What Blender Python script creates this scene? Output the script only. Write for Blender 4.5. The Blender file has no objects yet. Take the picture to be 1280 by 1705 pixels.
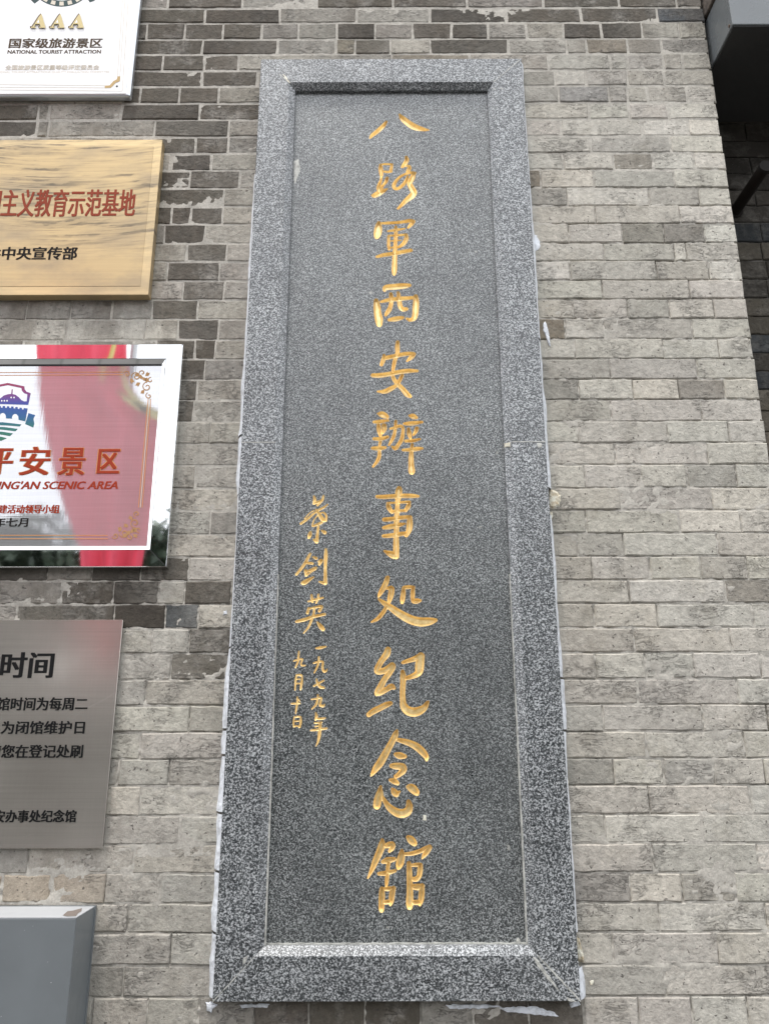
import bpy, bmesh, math, random
import numpy as np
from mathutils import Vector, Matrix, noise
R = math.radians
random.seed(7)
sc = bpy.context.scene
COL = sc.collection

# ------------------------------------------------------------------ camera
F_PX, W_PX, H_PX = 1281.0, 1280.0, 1705.0
PITCH, ROLL = R(15.8), R(-0.13)
EYE = 1.6
cam_d = bpy.data.cameras.new('camera')
cam = bpy.data.objects.new('camera', cam_d)
COL.objects.link(cam)
cam_d.sensor_fit = 'VERTICAL'
cam_d.sensor_height = 36.0
cam_d.lens = 36.0 * F_PX / H_PX
cam_d.clip_start = 0.05
cam_d.clip_end = 400
cam.matrix_world = Matrix.Translation((0, 0, EYE)) @ Matrix.Rotation(R(90) + PITCH, 4, 'X') @ Matrix.Rotation(ROLL, 4, 'Z')
sc.camera = cam

# ------------------------------------------------------------------ sky and sun (thin overcast daylight)
SUN_EL, SUN_AZ = R(71), R(212)
world = bpy.data.worlds.new('World')
sc.world = world
world.use_nodes = True
wt = world.node_tree
for n in list(wt.nodes):
    wt.nodes.remove(n)
w_out = wt.nodes.new('ShaderNodeOutputWorld')
w_bg = wt.nodes.new('ShaderNodeBackground')
w_sky = wt.nodes.new('ShaderNodeTexSky')
w_sky.sky_type = 'NISHITA'
w_sky.sun_disc = False
w_sky.sun_elevation = SUN_EL
w_sky.sun_rotation = SUN_AZ
w_sky.air_density = 1.0
w_sky.dust_density = 3.0
w_hs = wt.nodes.new('ShaderNodeHueSaturation')
w_hs.inputs['Saturation'].default_value = 0.35
w_cl = wt.nodes.new('ShaderNodeTexNoise')
w_cl.inputs['Scale'].default_value = 2.2
w_cl.inputs['Detail'].default_value = 6
w_mr = wt.nodes.new('ShaderNodeMapRange')
w_mr.inputs['From Min'].default_value = 0.3
w_mr.inputs['From Max'].default_value = 0.7
w_mr.inputs['To Min'].default_value = 0.6
w_mr.inputs['To Max'].default_value = 0.95
w_mx = wt.nodes.new('ShaderNodeMixRGB')
w_mx.inputs[2].default_value = (13.0, 13.3, 14.0, 1)      # thin cloud cover
wt.links.new(w_sky.outputs[0], w_hs.inputs['Color'])
wt.links.new(w_cl.outputs['Fac'], w_mr.inputs['Value'])
wt.links.new(w_mr.outputs[0], w_mx.inputs[0])
wt.links.new(w_hs.outputs[0], w_mx.inputs[1])
wt.links.new(w_mx.outputs[0], w_bg.inputs['Color'])
w_bg.inputs['Strength'].default_value = 0.12
wt.links.new(w_bg.outputs[0], w_out.inputs['Surface'])

sun_d = bpy.data.lights.new('sun', 'SUN')
sun_d.energy = 1.5
sun_d.angle = R(12)
sun_d.color = (1.0, 0.96, 0.9)
sun = bpy.data.objects.new('sun', sun_d)
COL.objects.link(sun)
_s = Vector((math.sin(SUN_AZ) * math.cos(SUN_EL), math.cos(SUN_AZ) * math.cos(SUN_EL), math.sin(SUN_EL)))
sun.rotation_euler = _s.to_track_quat('Z', 'Y').to_euler()

sc.view_settings.view_transform = 'Standard'
sc.view_settings.look = 'None'
sc.view_settings.exposure = 0.62
sc.view_settings.gamma = 1.0
sc.view_settings.use_curve_mapping = False

# ------------------------------------------------------------------ measuring: photo pixel -> point on the plane Y = depth
_cp, _sp, _cr, _sr = math.cos(PITCH), math.sin(PITCH), math.cos(ROLL), math.sin(ROLL)
def P(u, v, d):
    x0, y0 = (u - W_PX / 2) / F_PX, (H_PX / 2 - v) / F_PX
    x, y = x0 * _cr - y0 * _sr, x0 * _sr + y0 * _cr
    den = _cp - y * _sp
    return Vector((x / den * d, d, EYE + (_sp + y * _cp) / den * d))

WALL = 2.30

# ------------------------------------------------------------------ object helpers
def tag(o, label=None, cat=None, group=None, kind=None):
    if label: o['label'] = label
    if cat: o['category'] = cat
    if group: o['group'] = group
    if kind: o['kind'] = kind
    return o
def empty(name, loc, **k):
    o = bpy.data.objects.new(name, None)
    o.empty_display_size = 0.1
    COL.objects.link(o)
    o.location = loc
    return tag(o, **k)
def link(name, me, mat=None, parent=None, **k):
    if mat is not None:
        me.materials.append(mat)
    o = bpy.data.objects.new(name, me)
    COL.objects.link(o)
    if parent is not None:
        o.parent = parent
        p, t = parent, Vector((0, 0, 0))
        while p is not None:
            t += p.location
            p = p.parent
        o.location = -t
    return tag(o, **k)
def mesh_from(name, verts, faces, mat=None, parent=None, smooth=False, **k):
    me = bpy.data.meshes.new(name)
    me.from_pydata([tuple(v) for v in verts], [], faces)
    me.update()
    if smooth:
        me.polygons.foreach_set('use_smooth', [True] * len(me.polygons))
    return link(name, me, mat, parent, **k)
def bm_obj(name, bm, mat, parent=None, smooth=False, **k):
    me = bpy.data.meshes.new(name)
    bm.normal_update()
    bm.to_mesh(me)
    bm.free()
    if smooth:
        me.polygons.foreach_set('use_smooth', [True] * len(me.polygons))
    return link(name, me, mat, parent, **k)
def box_bm(bm, x0, x1, y0, y1, z0, z1, bev=0.0, seg=2):
    r = bmesh.ops.create_cube(bm, size=1)
    for v in r['verts']:
        v.co = Vector((x0 + (v.co.x + .5) * (x1 - x0), y0 + (v.co.y + .5) * (y1 - y0), z0 + (v.co.z + .5) * (z1 - z0)))
    if bev > 0:
        es = {e for v in r['verts'] for e in v.link_edges}
        bmesh.ops.bevel(bm, geom=list(es), offset=bev, segments=seg, affect='EDGES', profile=0.5)
def box(name, x0, x1, y0, y1, z0, z1, mat, parent=None, bev=0.0, seg=2, **k):
    bm = bmesh.new()
    box_bm(bm, x0, x1, y0, y1, z0, z1, bev, seg)
    return bm_obj(name, bm, mat, parent, **k)
def prism(name, pts, y, mat, parent=None, thick=0.0, **k):
    """flat outline in X,Z at depth y, facing the street (-Y); thick pushes it forward"""
    a = sum(pts[i][0] * pts[(i + 1) % len(pts)][1] - pts[(i + 1) % len(pts)][0] * pts[i][1] for i in range(len(pts)))
    if a < 0: pts = pts[::-1]
    n = len(pts)
    vs = [(x, y - thick, z) for x, z in pts]
    fs = [list(range(n))]
    if thick > 0:
        vs += [(x, y, z) for x, z in pts]
        fs += [[i, i + n, (i + 1) % n + n, (i + 1) % n] for i in range(n)]
    return mesh_from(name, vs, fs, mat, parent, **k)
def prism_px(name, px, y, mat, parent=None, thick=0.0, **k):
    q = [P(u, v, y) for u, v in px]
    return prism(name, [(p.x, p.z) for p in q], y, mat, parent, thick, **k)

# ------------------------------------------------------------------ material helpers
class NT:
    def __init__(s, name):
        s.m = bpy.data.materials.new(name)
        s.m.use_nodes = True
        s.t = s.m.node_tree
        s.b = s.t.nodes['Principled BSDF']
    def n(s, typ, **k):
        x = s.t.nodes.new(typ)
        for a, b in k.items(): setattr(x, a, b)
        return x
    def set(s, sock, val):
        if hasattr(val, 'is_output') or isinstance(val, bpy.types.NodeSocket): s.t.links.new(val, sock)
        elif isinstance(val, (tuple, list)) and len(val) == 3 and sock.type == 'RGBA': sock.default_value = (*val, 1)
        else: sock.default_value = val
    def geo(s, scale=(1, 1, 1), rot=(0, 0, 0)):
        g = s.n('ShaderNodeNewGeometry')
        mp = s.n('ShaderNodeMapping')
        mp.inputs['Scale'].default_value = scale
        mp.inputs['Rotation'].default_value = rot
        s.t.links.new(g.outputs['Position'], mp.inputs['Vector'])
        return mp.outputs[0]
    def noise(s, vec, scale, detail=2, rough=0.5, dist=0.0):
        x = s.n('ShaderNodeTexNoise')
        s.set(x.inputs['Vector'], vec)
        x.inputs['Scale'].default_value = scale
        x.inputs['Detail'].default_value = detail
        x.inputs['Roughness'].default_value = rough
        x.inputs['Distortion'].default_value = dist
        return x.outputs['Fac']
    def rng(s, v, a, b, c=0.0, d=1.0):
        x = s.n('ShaderNodeMapRange')
        s.set(x.inputs['Value'], v)
        for i, q in zip(('From Min', 'From Max', 'To Min', 'To Max'), (a, b, c, d)): x.inputs[i].default_value = q
        return x.outputs[0]
    def mix(s, f, a, b, mode='MIX'):
        x = s.n('ShaderNodeMixRGB', blend_type=mode)
        s.set(x.inputs[0], f); s.set(x.inputs[1], a); s.set(x.inputs[2], b)
        return x.outputs[0]
    def math(s, op, a, b=0.0):
        x = s.n('ShaderNodeMath', operation=op)
        s.set(x.inputs[0], a); s.set(x.inputs[1], b)
        return x.outputs[0]
    def bump(s, h, strength=0.3, dist=0.002, normal=None):
        x = s.n('ShaderNodeBump')
        x.inputs['Strength'].default_value = strength
        x.inputs['Distance'].default_value = dist
        s.set(x.inputs['Height'], h)
        if normal is not None: s.set(x.inputs['Normal'], normal)
        return x.outputs[0]
    def done(s, color=None, rough=None, metal=None, normal=None, spec=None):
        if color is not None: s.set(s.b.inputs['Base Color'], color)
        if rough is not None: s.set(s.b.inputs['Roughness'], rough)
        if metal is not None: s.set(s.b.inputs['Metallic'], metal)
        if normal is not None: s.set(s.b.inputs['Normal'], normal)
        if spec is not None: s.set(s.b.inputs['Specular IOR Level'], spec)
        return s.m
def plain(name, col, rough=0.5, metal=0.0, spec=None):
    return NT(name).done(col, rough, metal, None, spec)

def m_brick(name='weathered_brick', dirt=0.0):
    t = NT(name)
    g = t.geo()
    at = t.n('ShaderNodeAttribute', attribute_name='tone').outputs['Color']
    # per brick shift so that the pattern never runs across a joint unbroken
    v = t.n('ShaderNodeVectorMath', operation='ADD')
    sc_ = t.n('ShaderNodeVectorMath', operation='SCALE')
    a2 = t.n('ShaderNodeAttribute', attribute_name='shift').outputs['Vector']
    t.set(sc_.inputs[0], a2); sc_.inputs['Scale'].default_value = 0.35
    t.set(v.inputs[0], g); t.set(v.inputs[1], sc_.outputs[0])
    pv = v.outputs[0]
    # smeared render / lime clinging to the face (stains with a shape of their own)
    sm = t.rng(t.noise(pv, 9, 8, 0.7, 0.1), 0.50, 0.68)
    amt = t.n('ShaderNodeAttribute', attribute_name='smear').outputs['Fac']
    c = t.mix(t.math('MULTIPLY', sm, amt), at, (0.33, 0.31, 0.275))
    # darker worn blotches
    bl = t.rng(t.noise(pv, 7, 8, 0.68, 0.15), 0.52, 0.66)
    c = t.mix(t.math('MULTIPLY', bl, 0.42), c, t.mix(1.0, c, (0.68, 0.66, 0.61), 'MULTIPLY'))
    # soft brown weathering that runs across several bricks, mostly in the upper left of the wall
    gp = t.n('ShaderNodeSeparateXYZ'); t.set(gp.inputs[0], g)
    zone = t.math('MAXIMUM', t.math('MULTIPLY', t.rng(gp.outputs['X'], -.15, -.6), t.rng(gp.outputs['Z'], EYE + .35, EYE + .95)), t.rng(gp.outputs['Z'], EYE + 2.25, EYE + 2.6))
    zone = t.math('MULTIPLY', zone, t.rng(t.noise(t.geo((7, 7, 3.2)), 1.0, 7, .62), .48, .60))
    c = t.mix(t.math('MULTIPLY', zone, .45), c, (0.105, 0.088, 0.068))
    # mottling
    mo = t.rng(t.noise(g, 55, 5, 0.6), 0.3, 0.7, 0.80, 1.16)
    c = t.mix(1.0, c, mo, 'MULTIPLY')
    fi = t.rng(t.noise(g, 320, 3, 0.6), 0.3, 0.7, 0.88, 1.10)
    c = t.mix(1.0, c, fi, 'MULTIPLY')
    # rain streaks
    st = t.rng(t.noise(t.geo((90, 20, 2.2)), 1.0, 3, 0.5), 0.35, 0.68, 1.03, 0.95)
    c = t.mix(1.0, c, st, 'MULTIPLY')
    # grime in scratches and pits
    w = t.noise(t.geo((9, 9, 26), (0, R(9), 0)), 1.7, 7, 0.72, 1.2)
    crack = t.rng(t.math('ABSOLUTE', t.math('SUBTRACT', w, 0.52)), 0.0, 0.016, 1.0, 0.0)
    gate = t.rng(t.noise(pv, 9, 4), 0.52, 0.60)
    crack = t.math('MULTIPLY', crack, gate)
    pit = t.rng(t.noise(g, 95, 2, 0.45), 0.70, 0.735)
    dark = t.math('MAXIMUM', t.math('MULTIPLY', crack, 0.55), t.math('MULTIPLY', pit, 0.75))
    c = t.mix(dark, c, (0.085, 0.078, 0.07))
    h = t.math('SUBTRACT', t.noise(g, 70, 6, 0.62), t.math('MULTIPLY', dark, 0.9))
    h = t.math('ADD', h, t.math('MULTIPLY', t.noise(g, 14, 4, 0.5), 1.2))
    return t.done(c, 0.88, 0.0, t.bump(h, 0.8, 0.006), 0.25)

def m_mortar(name, col, dark):
    t = NT(name)
    g = t.geo()
    c = t.mix(t.rng(t.noise(g, 22, 6, 0.65), 0.42, 0.6), col, dark)
    c = t.mix(1.0, c, t.rng(t.noise(g, 160, 3), 0.3, 0.7, 0.85, 1.12), 'MULTIPLY')
    return t.done(c, 0.95, 0.0, t.bump(t.noise(g, 150, 5, 0.6), 0.6, 0.003), 0.2)

def m_granite(name, light, mid, dark, lo, hi, rough, scale=230, bump=0.12):
    t = NT(name)
    g = t.geo()
    a = t.noise(g, scale, 2.5, 0.62)
    b = t.noise(t.geo((1, 1, 1), (0.4, 0.9, 0.2)), scale * 0.62, 2, 0.5)
    s = t.math('ADD', t.math('MULTIPLY', a, 0.62), t.math('MULTIPLY', b, 0.38))
    r = t.n('ShaderNodeValToRGB')
    t.set(r.inputs[0], s)
    e = r.color_ramp.elements
    e[0].position, e[0].color = lo, (*dark, 1)
    e[1].position, e[1].color = hi, (*light, 1)
    k = e.new((lo + hi) / 2 - 0.005); k.color = (*mid, 1)
    c = t.mix(1.0, r.outputs[0], t.rng(t.noise(g, 5, 6, 0.65), 0.3, 0.7, 0.78, 1.18), 'MULTIPLY')
    c = t.mix(t.rng(t.noise(t.geo((30, 1, 1.6)), 1.0, 4, .6), .45, .75, 0.0, .08), c, (0.30, 0.31, 0.30))
    # small pale cement specks
    sp = t.rng(t.noise(g, 26, 3, 0.55), 0.735, 0.76)
    c = t.mix(t.math('MULTIPLY', sp, 0.6), c, (0.46, 0.45, 0.40))
    rr = t.rng(t.noise(g, 9, 4), 0.3, 0.7, rough - 0.04, rough + 0.07)
    return t.done(c, rr, 0.0, t.bump(s, bump, 0.001), 0.85)

M = {}
M['brick'] = m_brick()
M['mortar'] = m_mortar('mortar', (0.46, 0.435, 0.385), (0.36, 0.34, 0.30))
M['mortar_shaded'] = m_mortar('mortar_shade_wall', (0.15, 0.14, 0.125), (0.08, 0.075, 0.07))  # shade of the recess put into the mortar colour
M['frame_granite'] = m_granite('frame_granite', (0.46, 0.475, 0.48), (0.097, 0.105, 0.109), (0.014, 0.017, 0.019), 0.435, 0.583, 0.31, 290)
M['panel_granite'] = m_granite('panel_granite', (0.36, 0.375, 0.37), (0.072, 0.079, 0.079), (0.012, 0.015, 0.016), 0.432, 0.588, 0.31, 300, 0.06)
def m_gold():
    t = NT('gilding')
    g = t.geo()
    c = t.mix(t.rng(t.noise(g, 60, 4, 0.6), 0.35, 0.7), (1.0, 0.79, 0.41), (0.76, 0.53, 0.21))
    return t.done(c, t.rng(t.noise(g, 200, 3), 0.3, 0.7, 0.34, 0.48), 0.6, t.bump(t.noise(g, 150, 4, .6), 0.6, 0.0016))
M['gold'] = m_gold()
def m_caulk(name, a, b):
    t = NT(name)
    g = t.geo()
    c = t.mix(t.rng(t.noise(g, 45, 6, 0.7), 0.45, 0.62), a, b)
    return t.done(c, 0.55, 0.0, t.bump(t.noise(g, 60, 5, 0.6), 0.6, 0.003))
M['caulk'] = m_caulk('white_sealant', (0.74, 0.77, 0.81), (0.50, 0.52, 0.54))
M['caulk_old'] = m_caulk('aged_filler', (0.68, 0.66, 0.55), (0.42, 0.34, 0.22))
M['cement'] = m_caulk('cement_smear', (0.50, 0.50, 0.46), (0.26, 0.26, 0.24))

# ================================================================== BRICK WALL (read off course by course)
YB = [-12, 13, 38, 65, 90, 117, 143.5, 171.5, 199, 227, 255, 283.5, 313, 343, 373, 404.8, 435, 467, 498.5, 531, 565, 598, 632, 666, 702,
      738, 774.5, 813, 850, 888.5, 927, 966, 1005.5, 1046, 1087.5, 1131, 1174, 1218.5, 1263.5, 1308, 1357, 1405, 1453.5, 1504, 1553, 1607, 1660, 1714]
TONE = {'L': (.49, .465, .41), 'l': (.435, .41, .355), 'n': (.37, .348, .302), 'm': (.27, .253, .222), 'd': (.100, .088, .071),
        'D': (.061, .053, .043), 'b': (.085, .093, .098), 'o': (.345, .295, .235), 't': (.20, .175, .135), 'y': (.42, .40, .33)}
COURSES = [
 '230 m 281 d 404 n 528 d 654 d 777 m 904 d 1030 d 1125 m 1999',
 '225 d 341 D 466 m 593 m 716 D 842 d 967 d 1094 b 1999',
 '225 d 245 d 308 d 372 d 436 m 497 m 561 D 624 m 687 d 751 D 812 m 876 n 938 D 1001 D 1068 n 1130 n 1999',
 '220 d 337 D 462 m 560 t 591 d 650 n 716 D 846 n 943 n 976 t 1044 m 1100 m 1999',
 '215 d 271 d 340 d 397 n 523 m 652 t 782 n 912 m 1015 m 1044 m 1105 m 1136 m 1999',
 '210 d 337 d 429 n 450 | 850 m 924 n 975 m 1044 m 1105 m 1999',
 '205 d 234 d 299 d 364 n 450 | 855 n 930 b 1013 m 1044 m 1077 m 1143 n 1999',
 '-60 d 64 n 82 n 203 D 332 d 450 | 855 l 980 n 1047 n 1112 l 1999',
 '-60 D 62 n 81 n 258 D 381 n 450 | 855 l 934 l 1069 L 1146 L 1999',
 '240 d 326 d 380 m 450 | 855 l 983 m 1116 l 1999',
 '235 n 285 D 352 n 450 | 860 l 937 l 1021 d 1087 l 1155 L 1999',
 '230 d 317 d 399 n 450 | 860 t 900 l 988 m 1122 l 1999',
 '225 d 373 n 440 | 860 m 944 L 1080 m 1163 l 1999',
 '220 d 286 d 317 d 371 l 440 | 865 l 991 n 1131 L 1999',
 '215 n 274 D 341 n 440 | 865 l 946 n 1036 d 1105 D 1172 L 1999',
 '210 n 311 d 378 n 440 | 865 l 1005 m 1122 l 1141 n 1999',
 '205 n 279 d 365 n 440 | 865 L 949 n 1092 m 1180 L 1999',
 '200 l 305 d 373 n 435 | 865 l 1002 n 1147 l 1999',
 '-60 m 45 m 118 m 187 n 254 d 329 l 435 | 870 l 954 n 1044 m 1113 n 1188 n 1999',
 '-60 l 110 l 242 l 296 D 364 n 430 | 870 t 940 n 1005 m 1152 n 1999',
 '260 d 325 d 358 n 430 | 875 l 957 n 1103 n 1196 L 1999',
 '260 d 341 m 430 | 875 n 1015 m 1160 n 1999',
 '260 d 328 n 425 | 880 m 963 n 1053 l 1129 d 1206 l 1999',
 '255 d 322 n 425 | 880 n 1017 n 1167 n 1999',
 '255 n 350 n 420 | 885 l 962 n 1111 l 1212 l 1999',
 '250 n 420 | 885 l 1024 l 1177 l 1999',
 '250 n 325 n 415 | 890 l 973 l 1067 l 1143 m 1225 l 1999',
 '250 l 415 | 895 l 1033 m 1185 l 1999',
 '245 l 350 m 415 | 895 n 975 n 1131 l 1232 l 1999',
 '240 l 415 | 895 n 961 m 1038 l 1194 n 1999',
 '-60 D 80 m 155 D 235 d 314 l 410 | 900 n 985 n 1082 n 1166 m 1243 y 1999',
 '-60 m 103 d 189 D 263 l 308 d 385 m 405 | 905 l 1047 l 1207 d 1999',
 '-60 n 27 d 190 D 275 b 330 l 405 | 905 n 989 l 1094 l 1252 l 1999',
 '170 n 253 l 315 d 405 | 910 n 1056 n 1216 l 1999',
 '170 l 285 d 400 | 910 l 991 l 1074 l 1155 n 1266 l 1999',
 '165 n 243 n 395 | 915 l 1061 n 1228 l 1999',
 '165 l 316 n 390 | 920 n 1003 n 1169 l 1277 l 1999',
 '160 l 234 l 385 | 925 l 1075 n 1239 n 1999',
 '150 n 197 n 281 n 380 | 925 m 1021 l 1105 m 1188 n 1272 n 1999',
 '145 l 234 l 380 | 930 l 1080 l 1249 l 1999',
 '140 n 299 l 380 | 935 l 1007 l 1169 l 1999',
 '-60 m 47 n 223 n 375 | 935 l 1085 n 1261 l 1999',
 '-60 o 3 o 86 o 175 n 267 n 370 | 940 m 1049 l 1135 m 1224 n 1999',
 '120 n 212 n 370 | 940 l 1097 l 1275 l 1999',
 '120 n 284 l 365 | 945 l 1020 l 1195 l 1999',
 '115 m 205 n 365 | 950 n 1107 n 1999',
 '110 n 153 n 245 n 331 m 424 d 514 d 607 d 700 m 788 d 880 d 971 l 1063 n 1152 l 1244 l 1999',
]
CORNER_X = 1.219
EDGE_Z = [P(640, y, WALL).z for y in YB]
rng = random.Random(11)
GAP_TOP = 11        # courses above this index keep their pale raised pointing
def brick_mesh(x0, x1, z0, z1, seed, gap, deep=0.06, y=WALL, wob=1.0):
    """one brick: wavy outline, rounded arris, uneven face - about 50 triangles"""
    r = random.Random(seed)
    g = gap / 2
    w = x1 - x0
    n = 5 if w > 0.09 else 3
    j = lambda s: r.uniform(-s, s) * wob
    yf = y + r.uniform(-0.0016, 0.0016) * wob
    tilt = (r.uniform(-0.0012, 0.0012) * wob, r.uniform(-0.001, 0.001) * wob)
    pts = []
    a, b, c, d = x0 + g, x1 - g, z0 + g, z1 - g
    for i in range(n): pts.append((a + (b - a) * i / (n - 1) + j(0.0013), c + j(0.0019)))
    for i in range(n): pts.append((b - (b - a) * i / (n - 1) + j(0.0013), d + j(0.0017)))
    cx, cz = (a + b) / 2, (c + d) / 2
    m = len(pts)
    e = 0.0027 + r.uniform(0, 0.0014)
    def yy(x, z): return yf + tilt[0] * (x - cx) / max(w, .02) * 2 + tilt[1] * (z - cz) / 0.06 * 2
    V = []
    for x, z in pts:
        V.append((x - math.copysign(min(e, abs(x - cx)), x - cx), yy(x, z), z - math.copysign(e, z - cz)))
    for x, z in pts: V.append((x, yy(x, z) + e * 0.9, z))
    for x, z in pts: V.append((x, y + deep, z))
    Fc = [list(range(m))]
    for i in range(m):
        k = (i + 1) % m
        Fc.append([i + m, k + m, k, i])
        Fc.append([i + 2 * m, k + 2 * m, k + m, i + m])
    return V, Fc
def finish_brick(me, tones, shifts, smears, counts):
    """face-corner attributes: colour of each brick, its own pattern shift, how much lime clings to it"""
    at = me.attributes.new('tone', 'FLOAT_COLOR', 'CORNER')
    sh = me.attributes.new('shift', 'FLOAT_VECTOR', 'FACE')
    sm = me.attributes.new('smear', 'FLOAT', 'FACE')
    tl, sl, ml, i = [], [], [], 0
    for tn, s, q, nf in zip(tones, shifts, smears, counts):
        if len(tn) == 2:
            xa = [me.vertices[v].co.x for k in range(nf) for v in me.polygons[i + k].vertices]
            lo, hi = min(xa), max(xa)
            for x in xa:
                f = min(1, max(0, (x - lo) / max(hi - lo, 1e-5)))
                tl += [a + (b - a) * f for a, b in zip(*tn)] + [1.0]
        else:
            nl = sum(me.polygons[i + k].loop_total for k in range(nf))
            tl += [*tn, 1.0] * nl
        sl += list(s) * nf
        ml += [q] * nf
        i += nf
    at.data.foreach_set('color', tl)
    sh.data.foreach_set('vector', sl)
    sm.data.foreach_set('value', ml)

wall = empty('brick_wall', (0, WALL, 0), label='weathered grey brick wall carrying the tall granite tablet and the hanging plaques', cat='wall')
bricks = []           # (pixel area, geometry, tone, smear)
minx = {}
for k, row in enumerate(COURSES):
    z0, z1 = EDGE_Z[k + 1], EDGE_Z[k]
    vm = (YB[k] + YB[k + 1]) / 2
    for si, seg in enumerate(row.split('|')):
        tk = seg.split()
        xs = [float(q) for q in tk[0::2]]
        tn = tk[1::2]
        X = [CORNER_X + rng.uniform(-.003, .002) if u > 1900 else P(u, vm, WALL).x for u in xs]
        if si == 0: minx[k] = X[0]
        for i, c in enumerate(tn):
            u0, u1 = max(0, xs[i]), min(1285, xs[i + 1])
            area = max(0, u1 - u0) * (min(1705, YB[k + 1]) - max(0, YB[k]))
            f = rng.uniform(.96, 1.04)
            tb = TONE[c]
            if X[i] > .5 and k > 3: tb = tuple(q + (w_ - q) * .42 for q, w_ in zip(tb, (.46, .435, .38)))
            if X[i] > .5 and k > 3: tb = tuple(q * 1.06 for q in tb)
            col = tuple(q * f * h for q, h in zip(tb, (rng.uniform(.98, 1.02), 1, rng.uniform(.98, 1.02))))
            gap = 0.0075 if k < GAP_TOP else (0.005 if k < GAP_TOP + 7 and si == 0 else 0.0036)
            if k == 42 and si == 0 and i < 2: gap = 0.009
            last = u1 >= 1285 and xs[i + 1] > 1900
            g = brick_mesh(X[i], X[i + 1], z0, z1, k * 100 + si * 50 + i, gap, 0.29 if last else 0.06)
            sm = {'d': .75, 'D': .22, 'm': .8, 'b': .3, 't': .6, 'n': .5}.get(c, .4)
            ends = []
            for nb in (i - 1, i + 1):
                q = rng.uniform(0, .3) if 0 <= nb < len(tn) else 0
                o_ = TONE[tn[nb]] if 0 <= nb < len(tn) else col
                ff = rng.uniform(.93, 1.06)
                ends.append(tuple(a + (b - a) * q for a, b in zip(col, o_)) if X[i] < .5 or k < 4 else tuple(a * ff for a in col))
            bricks.append((area, g, tuple(ends), sm))
# the same wall goes on beyond the frame: to the left, up and down to the pavement
filler = []
def fill(x0, x1, z0, z1, k):
    x = x0 - rng.uniform(0, .2)
    while x < x1 - 0.02:
        w = 0.245 if rng.random() < .6 else 0.12
        xe = min(x + w, x1)
        if xe > x + .03:
            c = rng.choice('llnnnmmd')
            f = rng.uniform(.93, 1.07)
            filler.append((0, brick_mesh(x, xe, z0, z1, rng.random(), 0.0045, 0.29 if xe > CORNER_X - .02 else .06), tuple(q * f for q in TONE[c]), .5))
        x = xe
for k in range(len(COURSES)):
    if minx[k] > -3.2: fill(-3.2, minx[k], EDGE_Z[k + 1], EDGE_Z[k], k)
z = EDGE_Z[0]
while z < 5.6:
    fill(-3.2, CORNER_X, z, z + 0.0665, 0); z += 0.0665
TOPZ = z
z = EDGE_Z[-1]
while z > 0.05:
    fill(-3.2, CORNER_X, max(z - 0.0665, 0.0), z, 0); z -= 0.0665
bricks.sort(key=lambda b: -b[0])
for b in bricks[:300]:
    me = bpy.data.meshes.new('brick')
    me.from_pydata(b[1][0], [], b[1][1])
    finish_brick(me, [b[2]], [(rng.random() * 9, rng.random() * 9, rng.random() * 9)], [b[3]], [len(b[1][1])])
    link('brick', me, M['brick'], wall)
V, Fc, T, S, Q, N = [], [], [], [], [], []
for b in bricks[300:] + filler:
    o = len(V)
    V += b[1][0]
    Fc += [[i + o for i in f] for f in b[1][1]]
    T.append(b[2]); Q.append(b[3]); N.append(len(b[1][1])); S.append((rng.random() * 9, rng.random() * 9, rng.random() * 9))
me = bpy.data.meshes.new('bricks')
me.from_pydata(V, [], Fc)
finish_brick(me, T, S, Q, N)
link('bricks', me, M['brick'], wall, kind='stuff')

# mortar bed: an uneven sheet just behind the brick faces, fuller (pointed) high up, sunken and broken lower down
def mortar_sheet(x0, x1, z0, z1, step, ydeep, mat, parent, name='mortar'):
    nx, nz = int((x1 - x0) / step) + 1, int((z1 - z0) / step) + 1
    V = []
    for j in range(nz + 1):
        for i in range(nx + 1):
            x, z = x0 + (x1 - x0) * i / nx, z0 + (z1 - z0) * j / nz
            V.append((x, ydeep(x, z), z))
    Fc = [[j * (nx + 1) + i, j * (nx + 1) + i + 1, (j + 1) * (nx + 1) + i + 1, (j + 1) * (nx + 1) + i] for j in range(nz) for i in range(nx)]
    return mesh_from(name, V, Fc, mat, parent, smooth=True)
Z11 = EDGE_Z[GAP_TOP]
def ydeep(x, z):
    n1 = noise.noise(Vector((x * 38, 1.7, z * 55))) + .5 * noise.noise(Vector((x * 120, 4.7, z * 120)))
    n2 = noise.noise(Vector((x * 6, 7.7, z * 6)))
    top = min(1, max(0, (z - Z11 + .1) / .25))
    if x < -.4: top = max(top, min(1, max(0, (z - 2.0) / .3)))
    low = 0.0038 + 0.0056 * n1 + 0.005 * n2
    return WALL + max(0.0006, low * (1 - top) + (0.0022 + 0.0012 * n1) * top)
mortar_sheet(-1.15, CORNER_X - 0.012, EYE - .95, EYE + 2.75, 0.0065, ydeep, M['mortar'], wall)
for a_, b_, c_, d_ in ((-3.2, -1.15, 0, TOPZ), (-1.15, CORNER_X - .012, 0, EYE - .95), (-1.15, CORNER_X - .012, EYE + 2.75, TOPZ)):
    mortar_sheet(a_, b_, c_, d_, .03, ydeep, M['mortar'], wall)
box('wall_core', -3.2, CORNER_X - 0.014, WALL + 0.02, WALL + 0.285, 0.0, TOPZ, M['mortar'], wall)

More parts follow.
